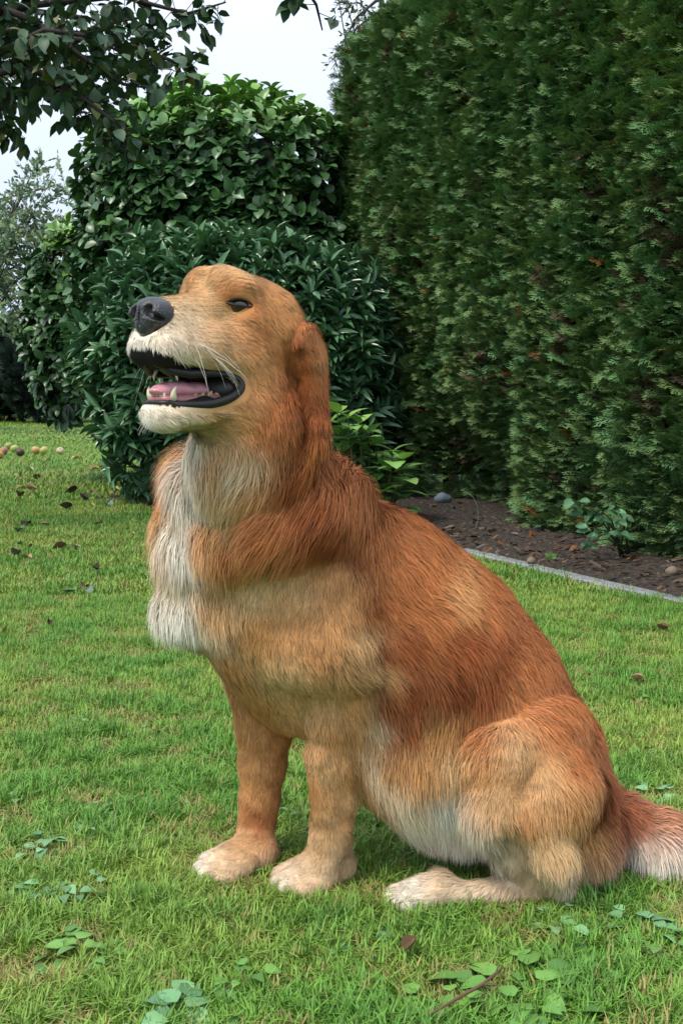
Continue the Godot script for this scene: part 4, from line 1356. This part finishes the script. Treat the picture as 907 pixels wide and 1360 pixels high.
func face_parts(dog: Node3D) -> void:
	# nose: wet dark leather with two nostrils and a groove
	var g := Field.new(hp(6.5, -4.9, 0) - Vector3(0.042, 0.042, 0.042), hp(6.5, -4.9, 0) + Vector3(0.042, 0.042, 0.042), 0.0011)
	hlump(g, Vector3(6.3, -4.4, 0), Vector3(2.1, 1.75, 2.45), 0.004)
	hlump(g, Vector3(6.5, -5.6, 0), Vector3(1.6, 1.5, 1.5), 0.006)
	for s in [-1.0, 1.0]:
		hlump(g, Vector3(6.8, -4.75, 1.7 * s), Vector3(1.35, 1.3, 0.95), 0.004)
		hlump(g, Vector3(8.3, -4.65, 1.15 * s), Vector3(1.05, 0.66, 0.56), 0.003, true)
		hlump(g, Vector3(7.6, -5.25, 2.0 * s), Vector3(1.1, 0.28, 0.6), 0.003, true)
	hlump(g, Vector3(8.5, -6.0, 0), Vector3(0.8, 1.8, 0.14), 0.002, true)
	var leather := mat(Color(0.032, 0.031, 0.035), 0.40, 0.5, 0.0, false)
	leather.heightmap_enabled = true
	leather.uv1_triplanar = true
	leather.uv1_scale = Vector3(14, 14, 14)
	leather.heightmap_texture = bump_tex(0.09, 6, 256)
	leather.heightmap_scale = 0.11
	put("nose", g.mesh(Color.WHITE), leather, dog)
	var black := mat(Color(0.014, 0.012, 0.013), 0.5, 0.5, 0.0, false)
	var pink := mat(Color(0.60, 0.27, 0.32), 0.36, 0.5, 0.0, false)
	pink.heightmap_enabled = true
	pink.uv1_triplanar = true
	pink.uv1_scale = Vector3(18, 18, 18)
	pink.heightmap_texture = bump_tex(0.12, 7, 256)
	pink.heightmap_scale = 0.05
	pink.subsurf_scatter_enabled = true
	pink.subsurf_scatter_strength = 0.2
	var ivory := mat(Color(0.72, 0.64, 0.46), 0.3, 0.5, 0.0, false)
	var yellowed := mat(Color(0.40, 0.30, 0.15), 0.4, 0.5, 0.0, false)
	var gum := mat(Color(0.34, 0.13, 0.13), 0.35, 0.5, 0.0, false)
	# lips: a dark rim, wide towards the corner of the mouth
	for s in [-1.0, 1.0]:
		var path := lip_path(s)
		var sh := Shape.new()
		var radii := []
		for i in path.size():
			var t := float(i) / (path.size() - 1)
			radii.append(HS * (0.22 + 0.30 * sin(PI * minf(1.0, t * 1.05)) - 0.02 * t))
		sh.tube(path, radii, 10)
		put("lip", sh.build(), black, dog)
		var up := Shape.new()
		up.tube([hp(-1.3, -8.5, 4.1 * s), hp(0.2, -8.8, 3.4 * s), hp(2.2, -9.5, 2.7 * s), hp(4.0, -9.75, 1.9 * s), hp(5.4, -9.3, 0.9 * s), hp(5.8, -8.9, 0.0)], [0.003, 0.0045, 0.0045, 0.0045, 0.004, 0.004], 8)
		put("lip", up.build(), black, dog)
	put("mouth_lining", ball(hp(-2.6, -9.7, 0), hp_b, Vector3(1.7, 2.0, 4.3) * HS), black, dog)
	put("palate", ball(hp(1.4, -8.7, 0), hp_b, Vector3(4.0, 1.1, 2.2) * HS), black, dog)
	# tongue
	var t := Field.new(hp(0.0, -10.6, 0) - Vector3(0.07, 0.06, 0.07), hp(0.0, -10.6, 0) + Vector3(0.07, 0.06, 0.07), 0.0018)
	var spine := [[-4.0, -9.6, 2.3, 1.0], [-2.2, -10.0, 2.4, 1.0], [-0.6, -10.45, 2.4, 0.95], [0.8, -10.9, 2.1, 0.85], [1.8, -11.05, 1.75, 0.75], [2.7, -11.5, 1.45, 0.6], [3.4, -12.0, 1.05, 0.42]]
	for a in spine: hlump(t, Vector3(a[0], a[1], 0), Vector3(1.3, a[3], a[2]), 0.008)
	hlump(t, Vector3(0.0, -9.6, 0), Vector3(5.0, 0.9, 0.22), 0.008, true)
	put("tongue", t.mesh(Color.WHITE), pink, dog)
	# lower gums and teeth
	for s in [-1.0, 1.0]:
		var sh := Shape.new()
		sh.tube([hp(3.6, -12.7, 0), hp(3.2, -12.65, 1.2 * s), hp(2.0, -12.3, 1.8 * s), hp(-0.2, -11.6, 2.4 * s), hp(-2.8, -10.6, 2.9 * s)], [0.005, 0.005, 0.0055, 0.006, 0.006], 8)
		put("gum", sh.build(), gum, dog)
		put("tooth", tooth_mesh(hp(2.9, -12.5, 1.8 * s), hp(3.25, -11.2, 2.2 * s), 0.0036), ivory, dog)
		for k in 3: put("tooth", tooth_mesh(hp(3.7 - 0.16 * k, -12.5, (0.22 + 0.38 * k) * s), hp(4.0 - 0.16 * k, -11.9 + 0.05 * k, (0.24 + 0.40 * k) * s), 0.0021), ivory, dog)
		for k in 5: put("tooth", tooth_mesh(hp(0.6 - 0.85 * k, -11.8 + 0.34 * k, (2.3 + 0.16 * k) * s), hp(0.6 - 0.85 * k, -11.15 + 0.40 * k, (2.4 + 0.18 * k) * s), 0.0036 + 0.0004 * k), yellowed, dog)
		put("tooth", tooth_mesh(hp(3.2, -9.3, 1.7 * s), hp(3.0, -10.5, 1.9 * s), 0.0028), ivory, dog)
	# eyes
	var wet := mat(Color(0.030, 0.014, 0.007), 0.06, 0.6, 0.0, false)
	var lid := mat(Color(0.020, 0.013, 0.010), 0.5, 0.4, 0.0, false)
	for s in [-1.0, 1.0]:
		var y := eye_at(s)
		put("eye", ball(y[0] + y[3] * -0.0012, Basis(y[1], y[2], y[3]), Vector3(0.0112, 0.0112, 0.0105)), wet, dog)
		var rim := Shape.new()
		var path := []
		var radii := []
		for k in 25:
			var w := TAU * k / 24.0
			var x := cos(w)
			var almond := sin(w) * (0.0037 if sin(w) > 0 else 0.0034) * pow(absf(sin(w)), 0.35)
			path.append(y[0] + y[1] * x * 0.0132 + y[2] * almond + y[3] * (0.0102 - 0.0042 * x * x))
			radii.append(0.0013 + 0.0005 * x)
		rim.tube(path, radii, 6, Color.WHITE, false)
		put("eyelid", rim.build(), lid, dog)
	# whiskers
	var pale := mat(Color(0.75, 0.70, 0.62), 0.4, 0.5, 0.3, false)
	for s in [1.0, -1.0]:
		for k in 11:
			var a := Vector3(rnd(1.2, 4.6), rnd(-7.6, -5.6), 3.9)
			a.z = (4.6 - 0.24 * a.x) * s
			var l := rnd(3.5, 6.5)
			var dirw := Vector3(-0.6 + rnd(-0.5, 0.5), -0.5 + rnd(-0.45, 0.35), s * rnd(0.3, 1.0)).normalized()
			var sh := Shape.new()
			sh.tube([hp_vec(a - Vector3(0, 0, 0.3 * s)), hp_vec(a + dirw * l * 0.4), hp_vec(a + dirw * l * 0.75 + Vector3(0, -0.35, 0)), hp_vec(a + dirw * l + Vector3(0, -1.1, 0))], [0.0003, 0.00022, 0.00016, 0.00008], 4)
			put("whisker", sh.build(), pale, dog)
	for k in 7:
		var a := Vector3(rnd(3.2, 4.2), rnd(-14.6, -14.0), rnd(-1.2, 1.6))
		var sh := Shape.new()
		sh.tube([hp_vec(a), hp_vec(a + Vector3(1.0, -1.0, 0.3)), hp_vec(a + Vector3(1.6, -2.4, 0.5))], [0.0003, 0.0002, 0.0001], 4)
		put("whisker", sh.build(), pale, dog)

# ---------------------------------------------------------------- grass and small things
func tuft_mesh(seed_: int, blades: int, spread: float, lean: float) -> ArrayMesh:
	var r := RandomNumberGenerator.new()
	r.seed = seed_
	var s := Shape.new()
	for i in blades:
		var a := r.randf() * TAU
		var root := Vector3(r.randf_range(-spread, spread), 0, r.randf_range(-spread, spread))
		var d := Vector3(cos(a), 0, sin(a))
		var side := Vector3(-d.z, 0, d.x)
		var h := r.randf_range(0.55, 1.0)
		var ln := r.randf_range(0.15, 1.0) * lean
		var w := r.randf_range(0.030, 0.048)
		var g := r.randf_range(0.75, 1.2)
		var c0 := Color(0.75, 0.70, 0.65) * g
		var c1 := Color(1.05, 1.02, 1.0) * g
		if r.randf() < 0.10:
			c0 = Color(1.5, 0.85, 1.2)
			c1 = Color(2.0, 1.0, 1.5)
		var m := root + d * h * ln * 0.35 + Vector3(0, h * 0.55, 0)
		var tip := root + d * h * ln * 1.1 + Vector3(0, h * (1.0 - 0.25 * ln), 0)
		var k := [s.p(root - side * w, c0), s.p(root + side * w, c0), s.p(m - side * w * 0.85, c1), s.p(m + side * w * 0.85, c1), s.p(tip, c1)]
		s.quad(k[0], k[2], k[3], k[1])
		s.tri(k[2], k[4], k[3])
	return s.build(false)

func make_grass() -> void:
	var o := Node3D.new()
	o.name = "grass"
	o.set_meta("kind", "stuff")
	add_child(o)
	var patch := FastNoiseLite.new()
	patch.seed = 71
	patch.frequency = 1.0
	patch.fractal_octaves = 3
	var blade := mat(Color.WHITE, 0.5, 0.4, 0.45)
	var zones := [[0.75, 1.9, 70000, 0.037, 0.80], [1.9, 3.4, 58000, 0.040, 0.85], [3.4, 6.5, 52000, 0.045, 1.0], [6.5, 14.0, 46000, 0.055, 1.3], [14.0, 34.0, 40000, 0.075, 2.2]]
	for zi in zones.size():
		var z: Array = zones[zi]
		for kind in 2:
			var mm := MultiMesh.new()
			mm.transform_format = MultiMesh.TRANSFORM_3D
			mm.use_colors = true
			mm.mesh = tuft_mesh(80 + kind + 2 * zi, 8 if zi < 3 else 7, 0.28 if zi < 3 else 0.5, 0.8 if kind == 0 else 1.5)
			var where := []
			var tint := []
			for i in int(z[2] / 2):
				var d := sqrt(lerpf(z[0] * z[0], z[1] * z[1], rng.randf()))
				var half := d * 0.40 + 0.35
				var x := rnd(-half, half)
				if d > 14.0: x = rnd(-half, half * 0.3)
				if in_bed(x, -d): continue
				if bare_patch(x, -d) > rng.randf() * 0.9 + 0.1: continue
				var n1 := patch.get_noise_2d(x * 1.6, d * 1.6)
				var n2 := patch.get_noise_2d(x * 7.0 + 50.0, d * 7.0)
				var h: float = z[3] * rnd(0.6, 1.15) * (1.0 + 0.35 * n2)
				where.append(Transform3D(Basis(Vector3.UP, rnd(0, TAU)) * Basis.from_scale(Vector3(z[3] * z[4], h, z[3] * z[4])), Vector3(x, -0.002, -d)))
				var c := Color(0.155, 0.33, 0.048).lerp(Color(0.30, 0.41, 0.075), clampf(0.45 + 1.1 * n1, 0, 1))
				c = c.lerp(Color(0.12, 0.30, 0.055), clampf(1.1 * n2, 0, 1))
				if (n2 < -0.26 and rng.randf() < 0.5) or rng.randf() < 0.05: c = Color(0.34, 0.29, 0.10)
				tint.append(c * rnd(0.72, 1.22))
			mm.instance_count = where.size()
			for i in where.size():
				mm.set_instance_transform(i, where[i])
				mm.set_instance_color(i, tint[i])
			var m := MultiMeshInstance3D.new()
			m.multimesh = mm
			m.material_override = blade
			m.name = "grass_blades"
			m.set_meta("kind", "stuff")
			o.add_child(m, true)

func fallen_leaf_mesh(curl: float, cup: float) -> ArrayMesh:
	var s := Shape.new()
	var rows := []
	for i in 9:
		var t := i / 8.0
		var half := 0.30 * pow(sin(PI * pow(t, 0.8)), 0.7) + 0.002
		var row := []
		for k in 5:
			var u := (k - 2) / 2.0
			row.append(s.p(Vector3(u * half, cup * u * u * half * 1.4 + curl * (t - 0.5) * (t - 0.5) + 0.02 * sin(9.0 * t + 3.0 * u), t - 0.5), Color.WHITE * (1.12 if k == 2 else 1.0)))
		rows.append(row)
	for i in 8:
		for k in 4: s.quad(rows[i][k], rows[i][k + 1], rows[i + 1][k + 1], rows[i + 1][k])
	s.tube([Vector3(0, curl * 0.25, 0.48), Vector3(0.02, curl * 0.3 + 0.03, 0.66), Vector3(0.0, curl * 0.3 + 0.05, 0.8)], [0.012, 0.010, 0.008], 4)
	return s.build()

func make_litter() -> void:
	# fallen leaves
	var forms := [fallen_leaf_mesh(0.5, 0.5), fallen_leaf_mesh(0.9, 1.1), fallen_leaf_mesh(0.25, 0.9), fallen_leaf_mesh(-0.5, 0.6)]
	var colours := {"brown": Color(0.13, 0.075, 0.04), "dark": Color(0.045, 0.034, 0.026), "tan": Color(0.34, 0.22, 0.12), "grey": Color(0.15, 0.20, 0.19), "yellow": Color(0.38, 0.34, 0.11), "pale": Color(0.45, 0.36, 0.24), "green": Color(0.09, 0.17, 0.07)}
	for a in [[26, 706, "grey", 0.085, "grey-green fallen leaf beside a dark curled one at the left"], [35, 698, "dark", 0.075, "almost black curled leaf touching a grey-green leaf at the left"],
			[22, 739, "dark", 0.07, "dark brown curled leaf low at the left edge, below the grey-green leaf"], [38, 741, "tan", 0.05, "small tan leaf just right of the dark curled leaf at the left edge"],
			[80, 729, "brown", 0.07, "brown half-curled leaf left of a pale tan leaf on the left lawn"], [100, 728, "pale", 0.06, "pale tan leaf right of a brown half-curled leaf on the left lawn"],
			[61, 698, "tan", 0.06, "light tan curled leaf right of the almost black one"], [118, 786, "grey", 0.06, "blue-grey leaf with dark brown tip lying face up on bright grass"], [112, 780, "brown", 0.04, "dark brown scrap against the top of the blue-grey leaf"],
			[28, 724, "green", 0.045, "small blue-green leaf above the dark curled leaf at the left edge"], [40, 726, "brown", 0.035, "tiny brown leaf right of the small blue-green leaf"],
			[88, 676, "dark", 0.075, "dark crumpled leaf standing upright in the middle of the left lawn"], [112, 664, "dark", 0.085, "long dark leaf right above the upright crumpled one"], [27, 661, "brown", 0.09, "long brown leaf nearest the left edge below the apples"], [42, 652, "tan", 0.085, "tan curled leaf between the apples and the dark leaves"],
			[29, 651, "yellow", 0.08, "yellowish leaf standing on edge near the tan curled leaf"], [97, 655, "dark", 0.08, "dark leaf at the front of the bare soil under the laurel"], [125, 655, "brown", 0.08, "brown leaf on the rim of the bare soil under the laurel"], [154, 652, "yellow", 0.07, "pale yellow leaf on the shaded grass before the bare soil"],
			[145, 671, "grey", 0.08, "blue-grey leaf in the shaded grass left of the dog's chest"], [123, 673, "yellow", 0.035, "tiny yellow leaf left of the shaded blue-grey leaf"], [40, 624, "pale", 0.08, "pale leaf lying a little in front of the apples"], [25, 632, "yellow", 0.09, "yellow-green leaf in front of the leftmost apples"], [50, 637, "brown", 0.09, "brown leaf right of the yellow-green one near the apples"],
			[100, 610, "pale", 0.1, "pale narrow leaf right of the row of apples"], [125, 624, "tan", 0.1, "tan leaf at the left rim of the bare soil"], [140, 623, "brown", 0.1, "brown leaf in the shade of the drooping laurel branch"], [160, 640, "tan", 0.09, "tan leaf on the dark bare soil under the laurel"], [62, 613, "yellow", 0.09, "small yellow leaf below the middle apples"],
			[130, 697, "brown", 0.05, "brown scrap of leaf in the middle of the left lawn"], [129, 758, "dark", 0.045, "small dark leaf above the blue-grey leaf with brown tip"], [177, 711, "yellow", 0.026, "tiny pale yellow leaf left of the dog's white chest"], [163, 720, "yellow", 0.03, "tiny yellow speck of leaf on the lawn below another left of the dog's chest"],
			[218, 735, "pale", 0.045, "pale leaf close beside the dog's white chest"], [5, 840, "tan", 0.045, "pinkish tan leaf at the photo's left edge level with the dog's chest"], [66, 831, "dark", 0.03, "small dark leaf on the bright grass level with the dog's chest"], [92, 788, "green", 0.05, "green leaf lying flat left of the blue-grey leaf"], [200, 672, "dark", 0.09, "dark leaf in the shade right behind the dog's chest"],
			[880, 838, "brown", 0.04, "small brown leaf in the grass near the edging at the right"], [845, 905, "tan", 0.03, "tan scrap of leaf in the grass right of the dog's back"], [545, 1260, "brown", 0.03, "brown scrap of leaf in the grass in front of the hind paw"]]:
		var p := on_ground(a[0], a[1], 0.02)
		var c: Color = colours[a[2]]
		var o := put("fallen_leaf", forms[rng.randi() % 4], mat(c, 0.7, 0.35, 0.15))
		tag(o, a[4], "leaf", "leaves fallen on the lawn")
		o.position = p + Vector3(0, 0.004, 0)
		o.rotation = Vector3(rnd(-0.3, 0.3), rnd(0, TAU), rnd(-0.3, 0.3))
		o.scale = Vector3.ONE * a[3] * rnd(0.75, 0.95)
	# windfall apples
	var ap := Shape.new()
	var rings := []
	for i in 13:
		var t := PI * i / 12.0
		var r := sin(t) * (1.0 + 0.08 * cos(t)) * 0.5
		var y := 0.45 * cos(t) - 0.13 * exp(-pow(sin(t) / 0.28, 2)) * signf(cos(t))
		var ring := []
		for k in 18:
			var w := TAU * k / 18
			ring.append(ap.p(Vector3(cos(w) * r, y + 0.45, sin(w) * r)))
		rings.append(ring)
	for i in 12:
		for k in 18: ap.quad(rings[i][k], rings[i][(k + 1) % 18], rings[i + 1][(k + 1) % 18], rings[i + 1][k])
	var apple := ap.build()
	var stalk := Shape.new()
	stalk.tube([Vector3(0, 0.76, 0), Vector3(0.02, 0.9, 0.01), Vector3(0.06, 1.0, 0.02)], [0.022, 0.018, 0.022], 5)
	var stalk_m := stalk.build()
	for a in [[2, 606, Color(0.40, 0.24, 0.09), "brownish apple at the very left edge of the row on the grass"], [9, 604, Color(0.34, 0.13, 0.09), "reddish apple among the cluster at the left edge"], [13, 598, Color(0.30, 0.33, 0.10), "green apple behind the cluster at the left edge"], [22, 602, Color(0.36, 0.38, 0.12), "yellow-green apple right of the cluster at the left edge"], [46, 604, Color(0.50, 0.30, 0.12), "orange-tinged apple in the middle of the row"], [62, 604, Color(0.42, 0.40, 0.11), "yellow-green apple between the orange-tinged and the pale one"], [80, 603, Color(0.48, 0.40, 0.25), "pale apple at the right end of the row"], [1, 611, Color(0.42, 0.25, 0.07), "dull orange apple nearest the lens at the left edge"], [30, 607, Color(0.07, 0.04, 0.025), "dark rotten apple lying in front of the row"]]:
		var o := thing("apple", a[3], "apple", on_ground(a[0], a[1], 0.03) + Vector3(0, -0.01, 0), "windfall apples on the far lawn")
		o.scale = Vector3.ONE * rnd(0.066, 0.082)
		o.rotation = Vector3(rnd(-0.9, 0.9), rnd(0, TAU), rnd(-0.9, 0.9))
		o.position.y += 0.02
		put("flesh", apple, mat(a[2], 0.4, 0.45), o)
		put("stalk", stalk_m, mat(Color(0.05, 0.035, 0.02), 0.8, 0.3), o)
	# low broad-leaved weeds in the lawn
	var wl := leaf_mesh(0.72, 0.16, 0.35, 6, 0.62, 0.05, 1.08)
	var blue := shades(Color(0.145, 0.32, 0.14), 4, 0.28, 0.5, 0.3)
	var green := shades(Color(0.115, 0.27, 0.055), 4, 0.25, 0.5, 0.35)
	for a in [[68, 1116, 0, 9, 0.030, "blue-green weed rosette left of the paws, upper of the pair"], [85, 1178, 0, 11, 0.036, "broad blue-green weed at the left, lower of the pair"], [90, 1256, 1, 8, 0.034, "bright green weed below the pair at the lower left"], [115, 1252, 1, 5, 0.032, "small bright weed touching the one at the lower left"], [120, 1100, 0, 6, 0.024, "small pale weed right of the upper blue-green rosette"],
			[245, 1338, 0, 9, 0.042, "dark blue-green weed at the bottom edge left of the middle"], [690, 1305, 1, 12, 0.044, "large pale green weed at the bottom edge below the twig's end"], [700, 1335, 1, 8, 0.040, "green weed cut by the bottom edge beside the large pale one"], [735, 1222, 0, 7, 0.030, "weed in the grass below the dog's hock"], [862, 1222, 0, 9, 0.034, "weed at the right below the tail's white fringe"], [885, 1240, 1, 6, 0.030, "small weed right below the one under the tail"],
			[395, 1082, 0, 5, 0.028, "weed seen between the dog's front legs"], [375, 1140, 0, 6, 0.028, "dark weed between the two front paws"], [458, 1240, 0, 6, 0.030, "weed in front of the near front paw"], [95, 958, 0, 8, 0.022, "small pale weed in the grass left of the dog, upper one"], [190, 968, 0, 6, 0.022, "pale weed near the dog's far foreleg"], [24, 1054, 0, 4, 0.028, "single dark weed at the left edge level with the far paw"], [150, 1066, 0, 6, 0.024, "pale weed straight left of the far foreleg"], [48, 853, 1, 10, 0.024, "flat green weed at the left edge level with the chest"], [200, 800, 1, 6, 0.024, "weed close to the dog's white chest fur"],
			[800, 818, 1, 7, 0.026, "weed in the grass before the edging stones"], [888, 1055, 0, 6, 0.034, "blue-green weed at the right edge above the tail"], [870, 985, 1, 5, 0.024, "tiny weed right of the dog's rump"], [845, 925, 1, 5, 0.024, "tiny weed right of the dog's lower back"], [770, 1275, 1, 6, 0.032, "green weed right of the twig"], [600, 1335, 1, 5, 0.032, "weed at the bottom edge left of the twig"], [150, 912, 0, 4, 0.018, "tiny whitish weed in the bright grass left of the dog"], [330, 1290, 1, 5, 0.026, "small weed in the foreground grass below the far paw"], [195, 690, 1, 8, 0.055, "bright green weed in shaded grass behind the dog's chest"]]:
		var o := thing("lawn_weed", a[5], "weed", on_ground(a[0], a[1], 0.02), "broad-leaved weeds in the lawn")
		o.position.y = 0.0
		for k in int(a[3] * 1.9):
			var w := rnd(0, TAU)
			var flat := Vector3(cos(w), 0, sin(w))
			var lift := rnd(0.05, 0.4)
			plant_leaf(o, wl, blue if a[2] == 0 else green, flat * rnd(0.0, 1.0) * a[4] * 1.4 + Vector3(0, rnd(0.011, 0.023), 0), flat + Vector3.UP * lift, Vector3.UP - flat * lift * 0.8 + rdir() * 0.35, a[4] * rnd(0.40, 0.80))
	# a dry twig in the foreground
	var tw := thing("twig", "dry brown forked twig lying in the foreground grass", "twig", on_ground(640, 1305, 0.03))
	var s := Shape.new()
	var q := []
	for a in [[570, 1345], [610, 1322], [640, 1306], [668, 1282]]: q.append(on_ground(a[0], a[1], 0.032) - tw.position + Vector3(0, 0.03 + rnd(-0.002, 0.002), 0))
	s.tube(q, [0.0011, 0.0016, 0.0018, 0.0012], 6)
	s.tube([q[2], q[2] + Vector3(0.012, 0.006, 0.012)], [0.0012, 0.0006], 5)
	put("stick", s.build(), mat(Color(0.14, 0.085, 0.05), 0.85, 0.3), tw)
	tw.position.y = 0.0
	# stones in the bed
	for a in [[892, 764, 0.042, Color(0.20, 0.16, 0.12), "brown-grey stone on the mulch at the right edge", 0.03], [588, 668, 0.075, Color(0.13, 0.165, 0.19), "pale blue-grey stone under the hedge right of the hydrangea", 0.05], [705, 748, 0.03, Color(0.20, 0.15, 0.10), "small brown stone in the mulch below the hedge", 0.03], [555, 705, 0.035, Color(0.35, 0.34, 0.32), "pale stone on the mulch beside the dog's back", 0.03]]:
		var st := Field.new(Vector3(-0.8, -0.7, -0.8), Vector3(0.8, 0.7, 0.8), 0.09)
		st.lump(Vector3.ZERO, Basis(), Vector3(0.6, 0.38, 0.5), 0.1)
		st.lump(Vector3(rnd(-0.2, 0.2), 0.12, rnd(-0.2, 0.2)), Basis.from_euler(Vector3(0.3, 0.6, 0.2)), Vector3(0.4, 0.35, 0.38), 0.1)
		var o := put("stone", st.mesh(Color.WHITE), mat(a[3], 0.85, 0.3))
		tag(o, a[4], "stone")
		o.position = on_ground(a[0], a[1], a[5]) + Vector3(0, 0.25 * a[2], 0)
		o.scale = Vector3.ONE * a[2]
		o.rotation.y = rnd(0, TAU)
	# small green seedling in the mulch
	var sd := thing("seedling", "tiny bright green seedling growing in the mulch before the hedge", "plant", on_ground(732, 742, 0.03))
	for k in 7: plant_leaf(sd, wl, green, Vector3.ZERO, Vector3(rnd(-1, 1), 0.9, rnd(-1, 1)), Vector3(0, 0.5, 1), 0.03)
	# a bent piece of wire at the hedge's foot
	var wr := thing("garden_wire", "thin green wire bent upright at the foot of the hedge", "wire", at(633, 690, 4.9))
	var ws := Shape.new()
	var wp := []
	for a in [[625, 705], [632, 700], [635, 688], [634, 672], [628, 660], [620, 655]]: wp.append(at(a[0], a[1], 4.9) - wr.position)
	ws.tube(wp, [0.0018, 0.0018, 0.0018, 0.0018, 0.0018, 0.0018], 6)
	put("strand", ws.build(), mat(Color(0.10, 0.15, 0.11), 0.5, 0.4), wr)
